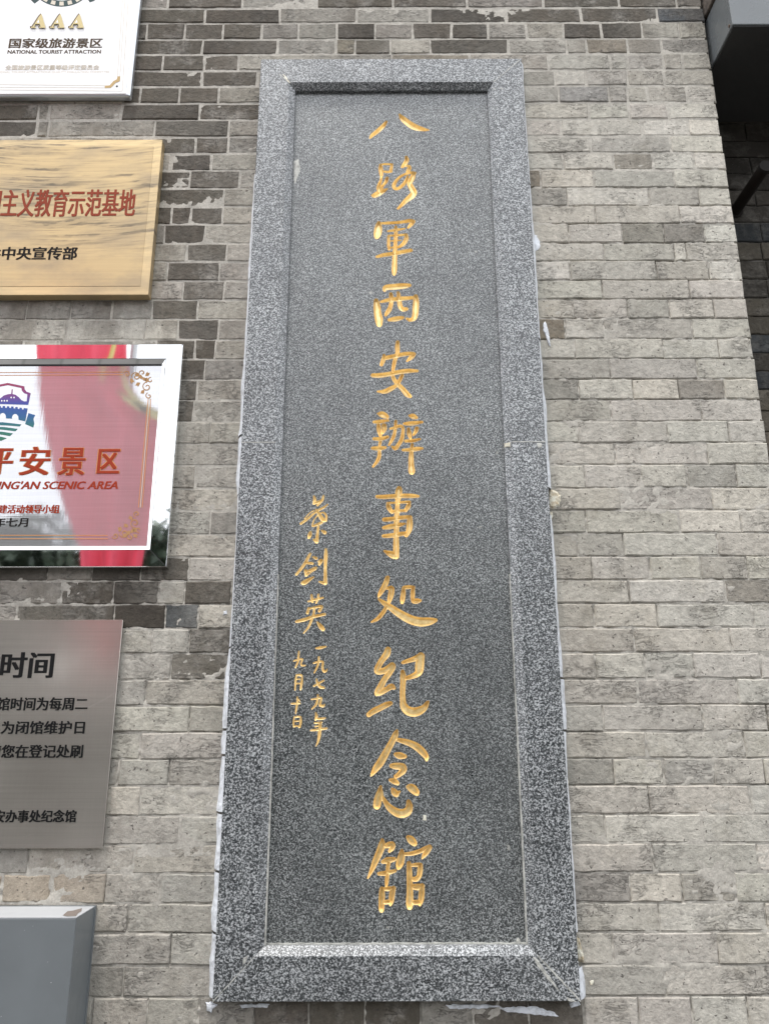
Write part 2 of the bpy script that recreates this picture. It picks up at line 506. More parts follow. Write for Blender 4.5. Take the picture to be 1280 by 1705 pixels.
# ================================================================== RECESSED WALL beside the corner
REC = 2.60
rw = empty('recessed_wall', (1.9, REC, 0), label='brick wall with shade put into its tones, set back behind the corner under the metal housing', cat='wall')
ry = [205, 235, 262, 289, 316, 342, 370, 403, 433, 464, 496, 527, 557, 587, 618, 648, 684, 720, 757, 795]
rz = [P(1250, q, REC).z for q in ry]
rt = ['D', 'D', 'D', 'D', 'd', 'd', 'b', 't', 'd', 'd', 't', 't', 'b', 'd', 'b', 't', 't', 'o', 'd']  # darkest rows nearest the housing, its shade put into the tones
zl = rz[-1]
while zl > 0.02:
    zn = max(zl - 0.066, 0); rz.append(zn); rt.append(rng.choice('dtdb')); zl = zn
zl = rz[0]
up = []
while zl < EYE + 2.5:
    up.append(zl + .066); zl += .066
rz = up[::-1] + rz; rt = ['d'] * len(up) + rt
for k in range(len(rz) - 1):
    x = 1.10 + (0.0 if k % 2 else 0.13)
    first = True
    while x < 3.0:
        w = 0.245 if (first or rng.random() < .6) else .12
        xe = min(x + w, 3.0)
        if xe - x > .03:
            v_, f_ = brick_mesh(x, xe, rz[k + 1], rz[k], rng.random(), 0.004, .05, REC, 1.6)
            me = bpy.data.meshes.new('brick'); me.from_pydata(v_, [], f_)
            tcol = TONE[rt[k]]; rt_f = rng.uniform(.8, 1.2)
            finish_brick(me, [tuple(q * .42 * rt_f for q in tcol)], [(rng.random() * 9, 0, rng.random() * 9)], [.25], [len(f_)])  # brick colour scaled down to carry the recess shade
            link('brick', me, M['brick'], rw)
        x = xe; first = False
mortar_sheet(1.10, 3.0, 0.0, EYE + 2.5, 0.05, lambda x, z: REC + 0.007, M['mortar_shaded'], rw)
box('wall_core', 1.10, 3.0, REC + .02, REC + .2, 0, EYE + 2.5, M['mortar_shaded'], rw)

# ================================================================== GRANITE TABLET
XL, XR = -0.4475, 0.5045
ZT, ZB = EYE + 2.365, EYE - 0.677
FY = 2.26
WL, WI = 0.105, 0.127
PY = 2.287
tab = empty('granite_tablet', ((XL + XR) / 2, WALL, ZB), label='tall grey granite tablet carved with a column of large gilded calligraphy', cat='memorial tablet')
ZJ = P(640, 736, FY).z
prof = [(0, 2.297), (0, FY + .0015), (0.0015, FY), (WL, FY), (WL + .001, FY + .0006), (WI, FY + .016), (WI, 2.296)]
def frame_stone(kind, za=None, zb=None):
    a, b = [], []
    for o, y in prof:
        if kind == 'top': a.append((XL + o, y, ZT - o)); b.append((XR - o, y, ZT - o))
        if kind == 'bottom': a.append((XR - o, y, ZB + o)); b.append((XL + o, y, ZB + o))
        if kind == 'left':
            a.append((XL + o, y, zb - .0006 if zb else ZB + o + .0008)); b.append((XL + o, y, za + .0006 if za else ZT - o - .0008))
        if kind == 'right':
            a.append((XR - o, y, za + .0006 if za else ZT - o - .0008)); b.append((XR - o, y, zb - .0006 if zb else ZB + o + .0008))
    n = len(prof)
    Fs = [[i, i + 1, i + 1 + n, i + n] for i in range(n - 1)] + [list(range(n))[::-1], list(range(n, 2 * n))]
    o = mesh_from('frame_stone', a + b, Fs, M['frame_granite'], tab)
    bm = bmesh.new(); bm.from_mesh(o.data); bmesh.ops.recalc_face_normals(bm, faces=bm.faces); bm.to_mesh(o.data); bm.free()
frame_stone('top'); frame_stone('bottom')
frame_stone('left', ZJ, None); frame_stone('left', None, ZJ); frame_stone('right', ZJ, None); frame_stone('right', None, ZJ)

# ---- calligraphy: every stroke as x,y,half-width along its course, read in enlarged crops of the tablet
CH = [
 ('eight', 590, 170, 8, '425 260 16 380 320 26 310 385 28 240 440 24 210 478 12;600 160 10 640 215 34 710 275 40 790 325 42 860 350 36 930 365 24 990 372 8'),
 ('road', 590, 170, 8, '350 835 18 350 890 26 358 960 22 360 985 14;360 830 12 420 826 14 500 828 14;500 828 14 490 880 18 480 925 18;380 920 14 430 930 16 490 925 16;360 990 12 350 1050 16 335 1085 20 325 1150 28 345 1190 24;435 1010 20 420 1060 20 380 1110 16 360 1150 16;240 1240 14 265 1245 30 320 1215 36 390 1180 26 435 1155 12;690 730 18 695 780 26 650 850 22 630 868 12;650 850 14 720 850 16 730 880 24 710 930 22;800 945 22 740 940 18 650 970 16 580 1020 18 530 1090 22 530 1140 22 570 1155 20 640 1110 22 690 1040 20 710 985 16;790 945 24 770 1010 30 735 1080 30 760 1140 34 790 1200 36 760 1250 38 690 1310 30 630 1370 22 580 1420 14'),
 ('army', 590, 350, 8, '325 165 22 320 220 40 312 290 46 300 345 34 292 375 12;350 175 14 450 170 20 560 165 20 650 155 22 740 140 26 790 145 18;785 155 22 755 190 24 715 235 14;550 220 18 552 330 22 545 450 22 540 560 26 535 680 28 530 800 30 528 850 20;450 278 14 560 262 18 670 245 10;455 340 14 455 400 18 455 470 18 462 520 16;455 338 14 560 335 14 680 325 16;690 330 20 690 380 26 650 450 24 580 495 16;470 410 9 545 408 10 620 400 9;470 500 12 580 490 12;300 620 18 400 595 26 520 578 26 640 555 28 750 535 24'),
 ('west', 590, 350, 8, '400 1070 18 420 1030 34 540 1018 38 660 1008 36 730 1000 24;290 1200 26 300 1280 40 310 1370 42 325 1450 46 330 1520 34;355 1220 16 460 1195 26 600 1180 28 780 1165 22;485 1115 22 490 1170 26 492 1230 24 470 1310 26 440 1360 26 415 1400 16;582 1095 18 590 1150 24 600 1230 28 615 1290 28 650 1320 30 690 1315 24;815 1145 26 820 1220 34 815 1300 36 810 1380 34 790 1440 30 740 1460 24 700 1445 16;465 1460 22 540 1450 32 620 1435 26 650 1430 16'),
 ('peace', 590, 560, 8, '575 75 22 572 150 26 572 220 24 545 300 24 525 380 22 512 460 18;395 250 16 385 310 26 360 380 20;410 290 26 480 275 28 570 255 26 680 235 26 780 228 22;795 235 20 760 275 28 700 330 12;245 520 26 340 520 30 470 500 28 600 475 28 720 460 28 835 460 18;510 510 18 520 560 24 570 630 26 640 700 30 700 770 32 740 800 22;635 520 22 600 590 22 560 650 22 480 700 30 400 735 28 310 735 12'),
 ('manage', 590, 670, 8, '310 150 10 370 160 38 430 190 26 440 205 14;260 262 18 340 255 24 450 240 14;320 285 20 325 360 26 345 440 20;395 310 30 395 360 28 375 410 14;260 485 20 350 485 24 440 460 20;345 520 20 335 580 16 332 640 20 330 720 22 300 790 20 250 855 14;240 610 20 330 612 28 410 602 18;550 250 18 545 340 18 530 430 20 500 500 20 460 570 12;480 350 14 540 335 16 600 315 20 640 330 18 645 400 20 625 500 24 580 570 22 560 600 26 540 625 14;495 585 10 530 610 24;730 175 12 780 185 32 825 205 18;665 285 18 760 280 28 900 262 16;720 350 18 728 410 28 745 475 16;830 345 24 815 390 22 785 435 12;680 515 18 780 510 22 870 490 14;768 560 18 762 620 20 755 720 28 755 820 32 762 910 38 762 935 26;645 635 16 740 630 24 830 620 26 900 612 16'),
 ('affair', 590, 800, 8, '595 110 32 590 150 40 582 230 34 575 300 26 570 400 28 560 520 30 560 640 30 555 740 30 555 860 34 555 970 34 555 1010 34;400 940 14 450 965 28 510 990 42 550 1005 36;300 215 20 400 218 26 600 205 26 760 205 26 850 210 16;440 300 14 455 350 28 480 400 24 500 430 14;450 302 14 560 295 14 730 285 18;735 290 14 715 345 28 680 400 20;490 415 20 600 405 18 690 400 16;395 520 24 480 515 26 620 495 24 740 485 22;740 490 26 735 580 36 725 660 32 690 730 24;390 630 20 480 615 30 600 590 24 670 575 12;385 740 20 470 735 26 600 715 26 690 700 20'),
 ('place', 590, 950, 8, '440 95 26 420 160 30 380 240 30 340 310 24 320 350 10;430 240 14 490 235 30 490 300 34 470 380 28 455 440 16;430 480 20 380 560 24 310 640 22 230 685 12;325 380 14 390 430 28 480 490 36 580 560 44 700 630 50 800 670 52 900 685 52 1000 675 44 1080 660 22;655 230 20 650 300 28 640 380 28 635 425 20;660 225 20 730 220 22 790 220 16;780 230 22 775 300 26 775 380 24 790 410 26 830 405 30 875 400 18'),
 ('record', 590, 1070, 8, '445 95 36 430 150 40 370 230 34 320 310 34 300 370 34 330 385 36 400 370 34 470 330 38 500 300 34 505 330 36 460 410 34 400 490 34 350 580 36 310 650 36 300 680 28;310 675 28 350 665 30 430 620 30 490 585 34 530 605 18;190 960 28 250 915 34 340 870 34 430 825 32 485 808 22;645 265 20 720 240 24 800 215 30 880 180 36 910 165 18;885 180 44 872 260 50 865 340 50 850 400 40 780 445 30 680 475 22;640 385 24 648 450 34 645 560 32 640 680 32 645 780 34 660 850 44 710 905 50 790 925 52 870 905 46 930 865 36 965 810 24 985 780 10'),
 ('remember', 590, 1220, 8, '565 -30 16 545 30 34 500 120 36 450 210 38 400 300 42 350 390 44 290 470 38 240 545 20 220 575 8;580 95 22 660 115 30 750 145 36 840 195 42 910 260 40 955 320 30 960 365 14;550 290 24 605 305 38 670 315 24;490 440 24 550 445 36 640 455 40 650 500 38 600 550 30 550 585 24;475 630 18 530 645 34 575 675 22;350 720 18 335 790 32 315 880 44 300 960 44 300 985 30;365 780 14 370 850 20 410 920 26 470 1000 38 560 1060 46 640 1075 48 710 1045 46 730 980 40 720 920 26;500 745 14 535 795 38 560 825 28;600 785 14 565 815 24;700 720 14 760 735 46 815 785 40 840 820 16'),
 ('hall', 590, 1380, 8, '370 150 20 365 220 40 330 320 40 280 430 36 235 540 26 180 655 10;400 235 20 460 215 34 505 215 34 500 260 28 465 300 16;375 440 20 440 420 34 530 405 24;455 450 24 445 520 24 438 620 24 430 700 22 425 770 14;325 598 20 420 590 26 540 560 18;365 800 26 365 880 36 362 970 34 360 1060 32 362 1090 22;380 800 14 440 800 24 530 790 20;520 790 26 500 870 34 490 960 30 480 1010 16;380 990 16 430 975 24 480 975 20;710 110 20 750 145 42 795 190 34 800 210 16;630 280 14 630 340 36 612 430 46 595 490 36 580 535 12;670 340 18 780 325 24 880 295 24 940 265 26 1000 240 26;1000 250 28 965 300 32 930 350 24 900 395 10;725 460 26 730 560 32 735 700 34 738 850 38 735 980 42 735 1040 32;760 485 16 820 480 22 880 480 24;878 490 28 872 560 32 860 630 28 820 670 28 760 665 22;770 770 26 840 775 34 910 760 22;900 760 28 895 850 34 885 950 32 870 1010 18;770 985 22 830 980 28 880 980 20'),
 ('leaf', 470, 810, 6.56, '345 105 10 355 140 16 345 180 14;345 185 14 400 165 14 440 150 10;450 100 10 435 150 14 385 205 12;205 405 14 280 350 14 350 290 12 390 262 12 450 230 12 495 195 8;370 250 10 400 300 18 440 360 24 465 375 14;478 372 12 480 320 12 450 285 10 420 290 8;245 350 6 300 290 6 350 260 6;400 300 8 350 360 7 330 430 10 380 415 14 430 395 16;395 430 12 385 510 14 375 600 22;345 580 12 370 600 16;310 495 12 300 530 22 290 560 14;430 480 10 460 500 20 470 510 12'),
 ('sword', 470, 810, 6.56, '305 735 14 270 800 16 220 880 16 155 960 14;340 770 12 370 785 16;275 835 14 330 840 14;395 820 10 425 810 20 405 850 14;255 920 18 260 970 14;270 930 10 340 900 16 370 885 12;265 970 12 320 930 9 365 900 12;215 1055 14 240 1050 26 290 1020 20 340 990 10;475 685 14 475 760 20 470 880 16 470 980 18 470 1050 22;405 1040 10 440 1050 16 470 1055 20'),
 ('bloom', 470, 810, 6.56, '320 1185 12 325 1230 16 330 1260 12;285 1255 10 360 1235 12 445 1215 10;395 1180 12 390 1230 12 370 1270 10;290 1330 14 275 1380 16;290 1335 10 360 1320 12 430 1310 14 405 1360 16;350 1330 12 345 1380 12 330 1430 14 290 1530 12 235 1600 8;155 1475 14 240 1455 18 330 1425 16 465 1395 14;380 1480 8 420 1530 24 445 1560 20'),
 ('one', 470, 1060, 8.52, '480 165 12 540 158 20 620 140 10'),
 ('nine', 470, 1060, 8.52, '520 290 14 515 370 14 490 440 14 455 510 10;445 375 12 520 355 14 575 360 14 570 440 16 590 490 18 625 485 12 635 460 8'),
 ('seven', 470, 1060, 8.52, '485 600 10 500 660 18 540 715 20 590 725 14;450 700 14 510 665 14 590 620 12'),
 ('nine', 470, 1060, 8.52, '505 825 12 500 900 16 475 970 16 420 1025 10;415 890 10 480 880 12 550 870 14 545 920 14 535 970 18 580 985 16 600 960 8'),
 ('year', 470, 1060, 8.52, '475 1080 12 485 1130 20 470 1180 12;480 1165 12 550 1165 16 605 1155 12;460 1225 12 520 1220 12 560 1215 12;465 1275 10 520 1262 12;405 1330 12 500 1320 16 630 1300 14;540 1225 20 535 1300 22 525 1400 22 510 1480 16 480 1550 8'),
 ('nine', 470, 1060, 8.52, '238 210 12 230 280 14 225 350 14 190 435 12;165 345 10 230 325 12 285 320 12 265 380 12 280 410 12 325 408 10'),
 ('month', 470, 1060, 8.52, '205 540 12 190 620 14 185 700 12 182 755 10;205 545 12 260 545 16 280 570 12 275 650 16 262 745 14;205 605 9 250 600 9;205 665 9 260 662 10'),
 ('ten', 470, 1060, 8.52, '215 860 12 215 930 14 200 1020 14 190 1090 8;130 950 12 250 945 12;215 870 8 250 915 7'),
 ('day', 470, 1060, 8.52, '170 1140 10 220 1135 12 255 1135 10;168 1150 10 160 1220 12 165 1275 12;262 1140 12 262 1210 16 248 1280 14;165 1275 12 210 1265 10 245 1285 12;180 1200 9 240 1195 9'),
]
def catmull(p, sub=5):
    p = np.array(p, float)
    if len(p) < 3: return p
    q = np.vstack([2 * p[0] - p[1], p, 2 * p[-1] - p[-2]])
    out = []
    for i in range(1, len(q) - 2):
        for s in range(sub):
            t = s / sub
            a, b, c, d = q[i - 1], q[i], q[i + 1], q[i + 2]
            out.append(.5 * (2 * b + (c - a) * t + (2 * a - 5 * b + 4 * c - d) * t * t + (3 * b - a - 3 * c + d) * t ** 3))
    out.append(p[-1])
    return np.array(out)
TX0, TX1, TZ0, TZ1 = XL + WI, XR - WI, ZB + WI, ZT - WI
tiles = []
pv, pf = [], []       # panel face geometry
def carve(name, ox, oy, s, txt):
    big = s == 8
    segs = []
    for st in txt.split(';'):
        a = [float(q) for q in st.split()]
        pts = []
        for i in range(0, len(a), 3):
            w = P(ox + a[i] / s, oy + a[i + 1] / s, PY)
            w2 = P(ox + (a[i] + a[i + 2]) / s, oy + a[i + 1] / s, PY)
            pts.append((w.x, w.z, (w2.x - w.x) * (1.17 if big else 1.05)))
        segs.append(catmull(pts))
    allp = np.vstack(segs)
    mg = 0.0014
    x0, x1 = (allp[:, 0] - allp[:, 2]).min() - mg, (allp[:, 0] + allp[:, 2]).max() + mg
    z0, z1 = (allp[:, 1] - allp[:, 2]).min() - mg, (allp[:, 1] + allp[:, 2]).max() + mg
    h = 0.0014 if big else 0.00095
    nx, nz = int((x1 - x0) / h) + 1, int((z1 - z0) / h) + 1
    gx, gz = np.linspace(x0, x1, nx + 1), np.linspace(z0, z1, nz + 1)
    GX, GZ = np.meshgrid(gx, gz)
    D = np.full(GX.shape, 1.0)
    for sg in segs:
        for a, b in zip(sg[:-1], sg[1:]):
            ab = b[:2] - a[:2]
            L = max(ab @ ab, 1e-12)
            t = np.clip(((GX - a[0]) * ab[0] + (GZ - a[1]) * ab[1]) / L, 0, 1)
            r = a[2] + (b[2] - a[2]) * t
            D = np.minimum(D, np.hypot(GX - a[0] - ab[0] * t, GZ - a[1] - ab[1] * t) - np.maximum(r, 0.0006))
    rs = np.random.RandomState(len(tiles))
    D[(np.abs(D) < 1e-5)] = 1e-5
    D[0, :] = D[-1, :] = np.maximum(D[0, :], 1e-4)
    D[:, 0] = D[:, -1] = np.maximum(D[:, 0], 1e-4)
    D[-1, :] = np.maximum(D[-1, :], 1e-4)
    dep = np.minimum(0.0105, np.maximum(0, -D) * (1.75 if big else 1.1))
    gv, gf, gi = [], [], {}
    def gp(key, x, y, z):
        if key not in gi:
            gi[key] = len(gv); gv.append((x, y, z))
        return gi[key]
    for j in range(nz):
        run = None
        for i in range(nx):
            c = [(j, i), (j, i + 1), (j + 1, i + 1), (j + 1, i)]
            s_ = [D[q] > 0 for q in c]
            if all(s_):
                if run is None: run = i
                continue
            if run is not None:
                o = len(pv)
                pv.extend([(gx[run], PY, gz[j]), (gx[i], PY, gz[j]), (gx[i], PY, gz[j + 1]), (gx[run], PY, gz[j + 1])])
                pf.append([o, o + 1, o + 2, o + 3]); run = None
            if not any(s_):
                gf.append([gp(q, gx[q[1]], PY + dep[q], gz[q[0]]) for q in c]); continue
            ins, outs = [], []
            for k in range(4):
                a, b = c[k], c[(k + 1) % 4]
                (outs if s_[k] else ins).append((a, gx[a[1]], gz[a[0]], dep[a] if not s_[k] else 0))
                if s_[k] != s_[(k + 1) % 4]:
                    t = D[a] / (D[a] - D[b])
                    x = gx[a[1]] + (gx[b[1]] - gx[a[1]]) * t
                    zz = gz[a[0]] + (gz[b[0]] - gz[a[0]]) * t
                    key = (min(a, b), max(a, b))
                    ins.append((key, x, zz, 0)); outs.append((key, x, zz, 0))
            if len(ins) > 2: gf.append([gp(q[0], q[1], PY + q[3], q[2]) for q in ins])
            if len(outs) > 2:
                o = len(pv)
                pv.extend([(q[1], PY, q[2]) for q in outs]); pf.append(list(range(o, o + len(outs))))
        if run is not None:
            o = len(pv)
            pv.extend([(gx[run], PY, gz[j]), (gx[nx], PY, gz[j]), (gx[nx], PY, gz[j + 1]), (gx[run], PY, gz[j + 1])])
            pf.append([o, o + 1, o + 2, o + 3])
    tiles.append((gx[0], gx[-1], gz[0], gz[-1]))
    mesh_from('carved_character', gv, gf, M['gold'], tab)
for c in CH: carve(*c)
xs = sorted({TX0, TX1} | {t[0] for t in tiles} | {t[1] for t in tiles})
zs = sorted({TZ0, TZ1} | {t[2] for t in tiles} | {t[3] for t in tiles})
for i in range(len(xs) - 1):
    for j in range(len(zs) - 1):
        cx, cz = (xs[i] + xs[i + 1]) / 2, (zs[j] + zs[j + 1]) / 2
        if any(t[0] < cx < t[1] and t[2] < cz < t[3] for t in tiles): continue
        o = len(pv)
        pv.extend([(xs[i], PY, zs[j]), (xs[i + 1], PY, zs[j]), (xs[i + 1], PY, zs[j + 1]), (xs[i], PY, zs[j + 1])])
        pf.append([o, o + 1, o + 2, o + 3])
mesh_from('inscribed_panel', pv, pf, M['panel_granite'], tab)
# grout bead between panel and frame, thin up high and full near the foot
def ribbon(name, pts, w, y, mat, parent, thick=0.0015, jit=0.0, seed=0, **k):
    """flat band in X,Z following pts; w may be a list"""
    r = random.Random(seed)
    pts = [Vector((p[0], p[1])) for p in pts]
    n = len(pts)
    ws = w if isinstance(w, (list, tuple)) else [w] * n
    V, Fs = [], []
    for i, p in enumerate(pts):
        d = (pts[min(i + 1, n - 1)] - pts[max(i - 1, 0)])
        d = d.normalized() if d.length > 1e-9 else Vector((1, 0))
        q = Vector((-d.y, d.x))
        a, b = ws[i] / 2 + r.uniform(-jit, jit), ws[i] / 2 + r.uniform(-jit, jit)
        A, B = p + q * max(a, 1e-4), p - q * max(b, 1e-4)
        V += [(A.x, y, A.y), (A.x, y - thick, A.y), (B.x, y - thick, B.y), (B.x, y, B.y)]
    for i in range(n - 1):
        o = 4 * i
        for s in range(3): Fs.append([o + s, o + s + 1, o + s + 5, o + s + 4])
    Fs += [[3, 2, 1, 0], [4 * n - 4, 4 * n - 3, 4 * n - 2, 4 * n - 1]]
    o = mesh_from(name, V, Fs, mat, parent, **k)
    bm = bmesh.new(); bm.from_mesh(o.data); bmesh.ops.recalc_face_normals(bm, faces=bm.faces); bm.to_mesh(o.data); bm.free()
    return o
def lerp_pts(a, b, n, jx=0.0, seed=0):
    r = random.Random(seed)
    return [(a[0] + (b[0] - a[0]) * i / n + r.uniform(-jx, jx), a[1] + (b[1] - a[1]) * i / n + r.uniform(-jx, jx)) for i in range(n + 1)]
ribbon('grout_bead', lerp_pts((TX0 + .002, TZ0 + .0015), (TX1 - .002, TZ0 + .0015), 60, .0006, 1), .004, PY, M['cement'], tab, .004, .001)
zg = EYE + 0.45
ribbon('grout_bead', lerp_pts((TX0 + .0015, TZ0), (TX0 + .0015, zg), 50, .0005, 2), [.0035] * 30 + [.002] * 21, PY, M['cement'], tab, .012, .0006)
ribbon('grout_bead', lerp_pts((TX1 - .0015, TZ0), (TX1 - .0015, zg), 50, .0005, 3), [.0035] * 30 + [.002] * 21, PY, M['cement'], tab, .012, .0006)
for sx, X in ((1, XL), (-1, XR)):
    ribbon('grout_line', lerp_pts((X + sx * .001, ZJ), (X + sx * WL, ZJ), 12, .0004, 4), .0026, FY, M['cement'], tab, .0006, .0004)
for (a, b, w, sd) in [((XL, ZB), (XL + WL, ZB + WL), .0022, 1), ((XR, ZT), (XR - WL, ZT - WL), .0026, 2), ((XL + .07, ZT - .07), (XL + WL, ZT - WL), .004, 3), ((XR, ZB), (XR - WL, ZB + WL), .004, 4)]:
    ribbon('grout_line', lerp_pts(a, b, 16, .0006, sd), w, FY, M['cement'], tab, .0006, .0008, sd)
def blob(name, px, y, mat, parent, thick=.002, seed=0, **k):
    """an irregular dab: outline from points, edges broken up, domed"""
    r = random.Random(seed)
    w = [P(u, v, y) for u, v in px]
    ring = []
    n = len(w)
    for i in range(n):
        a, b = w[i], w[(i + 1) % n]
        m = max(2, int((b - a).length / .007))
        for s in range(m):
            q = a.lerp(b, s / m)
            ring.append(Vector((q.x + r.uniform(-.002, .002), 0, q.z + r.uniform(-.002, .002))))
    c = sum(ring, Vector()) / len(ring)
    V = [(p.x, y + .0005, p.z) for p in ring] + [(p.x + (c.x - p.x) * .25, y - thick * r.uniform(.6, 1.2), p.z + (c.z - p.z) * .25) for p in ring] + [(c.x, y - thick, c.z)]
    m = len(ring)
    Fs = []
    for i in range(m):
        k2 = (i + 1) % m
        Fs.append([i, k2, k2 + m, i + m]); Fs.append([i + m, k2 + m, 2 * m])
    o = mesh_from(name, V, Fs, mat, parent, **k)
    bm = bmesh.new(); bm.from_mesh(o.data); bmesh.ops.recalc_face_normals(bm, faces=bm.faces)
    if sum(f.normal.y for f in bm.faces) > 0: bmesh.ops.reverse_faces(bm, faces=bm.faces)
    bm.to_mesh(o.data); bm.free()
    return o
# cement smears along the lower right mitre, right joint, upper left mitre
blob('cement_smear', [(884, 1592), (893, 1596), (905, 1612), (922, 1636), (934, 1655), (928, 1650), (908, 1626), (892, 1606)], FY, M['cement'], tab, .0015, 5)
blob('cement_smear', [(942, 1660), (950, 1663), (960, 1669), (946, 1668)], FY, M['cement'], tab, .0015, 6)
blob('cement_smear', [(838, 738), (850, 736), (850, 744), (840, 745)], FY, M['caulk_old'], tab, .0015, 7)
blob('cement_smear', [(893, 738), (902, 737), (901, 745), (896, 747)], FY, M['cement'], tab, .001, 8)
blob('cement_smear', [(470, 122), (476, 126), (483, 138), (479, 137)], FY, M['caulk_old'], tab, .001, 9)
blob('cement_smear', [(405, 1594), (413, 1590), (409, 1604), (403, 1610)], FY, M['cement'], tab, .001, 10)
blob('cement_smear', [(488, 266), (498, 262), (501, 285), (489, 312)], PY, M['cement'], tab, .0006, 11)
blob('cement_smear', [(861, 1561), (867, 1563), (866, 1570), (859, 1568)], PY, M['cement'], tab, .0008, 12)
blob('cement_smear', [(704, 1357), (711, 1357), (710, 1366), (703, 1366)], PY, M['caulk_old'], tab, .0005, 13)
# sealant down both long edges: broken, uneven width, filling the angle between wall and stone
def sealant(side, v0, v1, widths, seed):
    r = random.Random(seed)
    X = XL if side < 0 else XR
    wn = lambda z: 1 + .45 * noise.noise(Vector((seed * 3.1, z * 14, 0)))
    za, zb = P(640, v0, FY).z, P(640, v1, FY).z
    n = max(3, int(abs(za - zb) / .011))
    V, Fs = [], []
    for i in range(n + 1):
        z = za + (zb - za) * i / n
        t = i / n
        w = np.interp(t, np.linspace(0, 1, len(widths)), widths) * wn(z) * r.uniform(.95, 1.05) + r.uniform(-.0003, .0003)
        w = max(w, .0006) * .75 + .0078
        V += [(X + side * .0002, FY + .004 + r.uniform(0, .003), z), (X + side * w * .62, FY + .020 + r.uniform(0, .003), z), (X + side * w, WALL - .0015, z), (X + side * w * 1.02, WALL + .003, z)]
    for i in range(n):
        for s in range(3):
            q = [4 * i + s, 4 * i + s + 1, 4 * i + s + 5, 4 * i + s + 4]
            Fs.append(q)
    o = mesh_from('sealant_strip', V, Fs, M['caulk'], tab)
sealant(-1, 285, 460, [.004, .006, .008, .007], 1)
sealant(-1, 462, 720, [.007, .006, .009, .008, .012, .010, .013], 2)
sealant(-1, 724, 820, [.012, .010, .014, .006], 3)
sealant(-1, 822, 1075, [.004, .002, .003, .004, .006], 4)
sealant(-1, 1078, 1212, [.006, .012, .018, .015], 5)
sealant(-1, 1216, 1255, [.016, .020, .018], 6)
sealant(-1, 1259, 1352, [.012, .018, .015, .020], 7)
sealant(-1, 1356, 1450, [.022, .017, .020], 8)
sealant(-1, 1454, 1553, [.018, .017, .022, .016], 9)
sealant(-1, 1557, 1664, [.013, .018, .013], 10)
sealant(1, 100, 300, [.007, .003, .005, .004, .006], 11)
sealant(1, 304, 560, [.006, .008, .010, .006, .007], 12)
sealant(1, 564, 810, [.006, .008, .012, .009, .012], 13)
sealant(1, 855, 1127, [.008, .011, .009, .012], 14)
sealant(1, 1131, 1215, [.012, .013, .011], 15)
sealant(1, 1219, 1555, [.010, .005, .007, .004, .006, .006], 16)
sealant(1, 1615, 1668, [.012, .020, .018], 17)
WY = WALL - .0015
blob('filler_patch', [(913, 815), (924, 817), (934, 826), (931, 843), (920, 848), (913, 842)], WY, M['caulk_old'], tab, .004, 20)
blob('filler_patch', [(913, 851), (920, 853), (918, 878), (914, 886)], WY, M['caulk_old'], tab, .003, 21)
blob('filler_patch', [(938, 1288), (945, 1292), (945, 1345), (940, 1352)], WY, M['caulk_old'], tab, .003, 22)
blob('filler_patch', [(956, 1558), (964, 1562), (971, 1585), (972, 1602), (961, 1602), (957, 1580)], WY, M['caulk_old'], tab, .006, 23)
blob('filler_patch', [(957, 1606), (966, 1610), (972, 1620), (972, 1650), (966, 1664), (960, 1640)], WY, M['caulk'], tab, .004, 24)
blob('filler_patch', [(884, 388), (893, 392), (899, 402), (898, 412), (889, 420), (884, 408)], WY, M['caulk'], tab, .0015, 25)
blob('sealant_dab', [(904, 536), (908, 535), (914, 560), (917, 577), (911, 570), (905, 552)], WY, M['caulk'], tab, .003, 26)
blob('sealant_dab', [(342, 1669), (352, 1668), (362, 1672), (352, 1686), (344, 1684)], WY, M['caulk'], tab, .005, 27)
blob('sealant_dab', [(400, 1672), (452, 1671), (448, 1677), (402, 1678)], WY, M['caulk'], tab, .002, 28)
blob('sealant_dab', [(741, 1673), (800, 1672), (835, 1676), (800, 1680), (750, 1679)], WY, M['caulk'], tab, .002, 29)
blob('sealant_dab', [(830, 1678), (890, 1676), (925, 1686), (932, 1694), (895, 1690), (845, 1685)], WY, M['caulk'], tab, .002, 30)
blob('sealant_dab', [(948, 1668), (962, 1664), (966, 1672), (955, 1678), (948, 1676)], WY, M['caulk'], tab, .005, 31)
blob('sealant_dab', [(402, 815), (407, 822), (408, 832), (398, 828)], WY, M['caulk'], tab, .003, 32)
blob('sealant_dab', [(372, 1018), (377, 1016), (378, 1023), (371, 1025)], WY, M['caulk'], tab, .003, 33)
blob('cement_smear', [(980, 1634), (987, 1631), (987, 1638), (982, 1641)], WY, M['caulk_old'], tab, .002, 34)

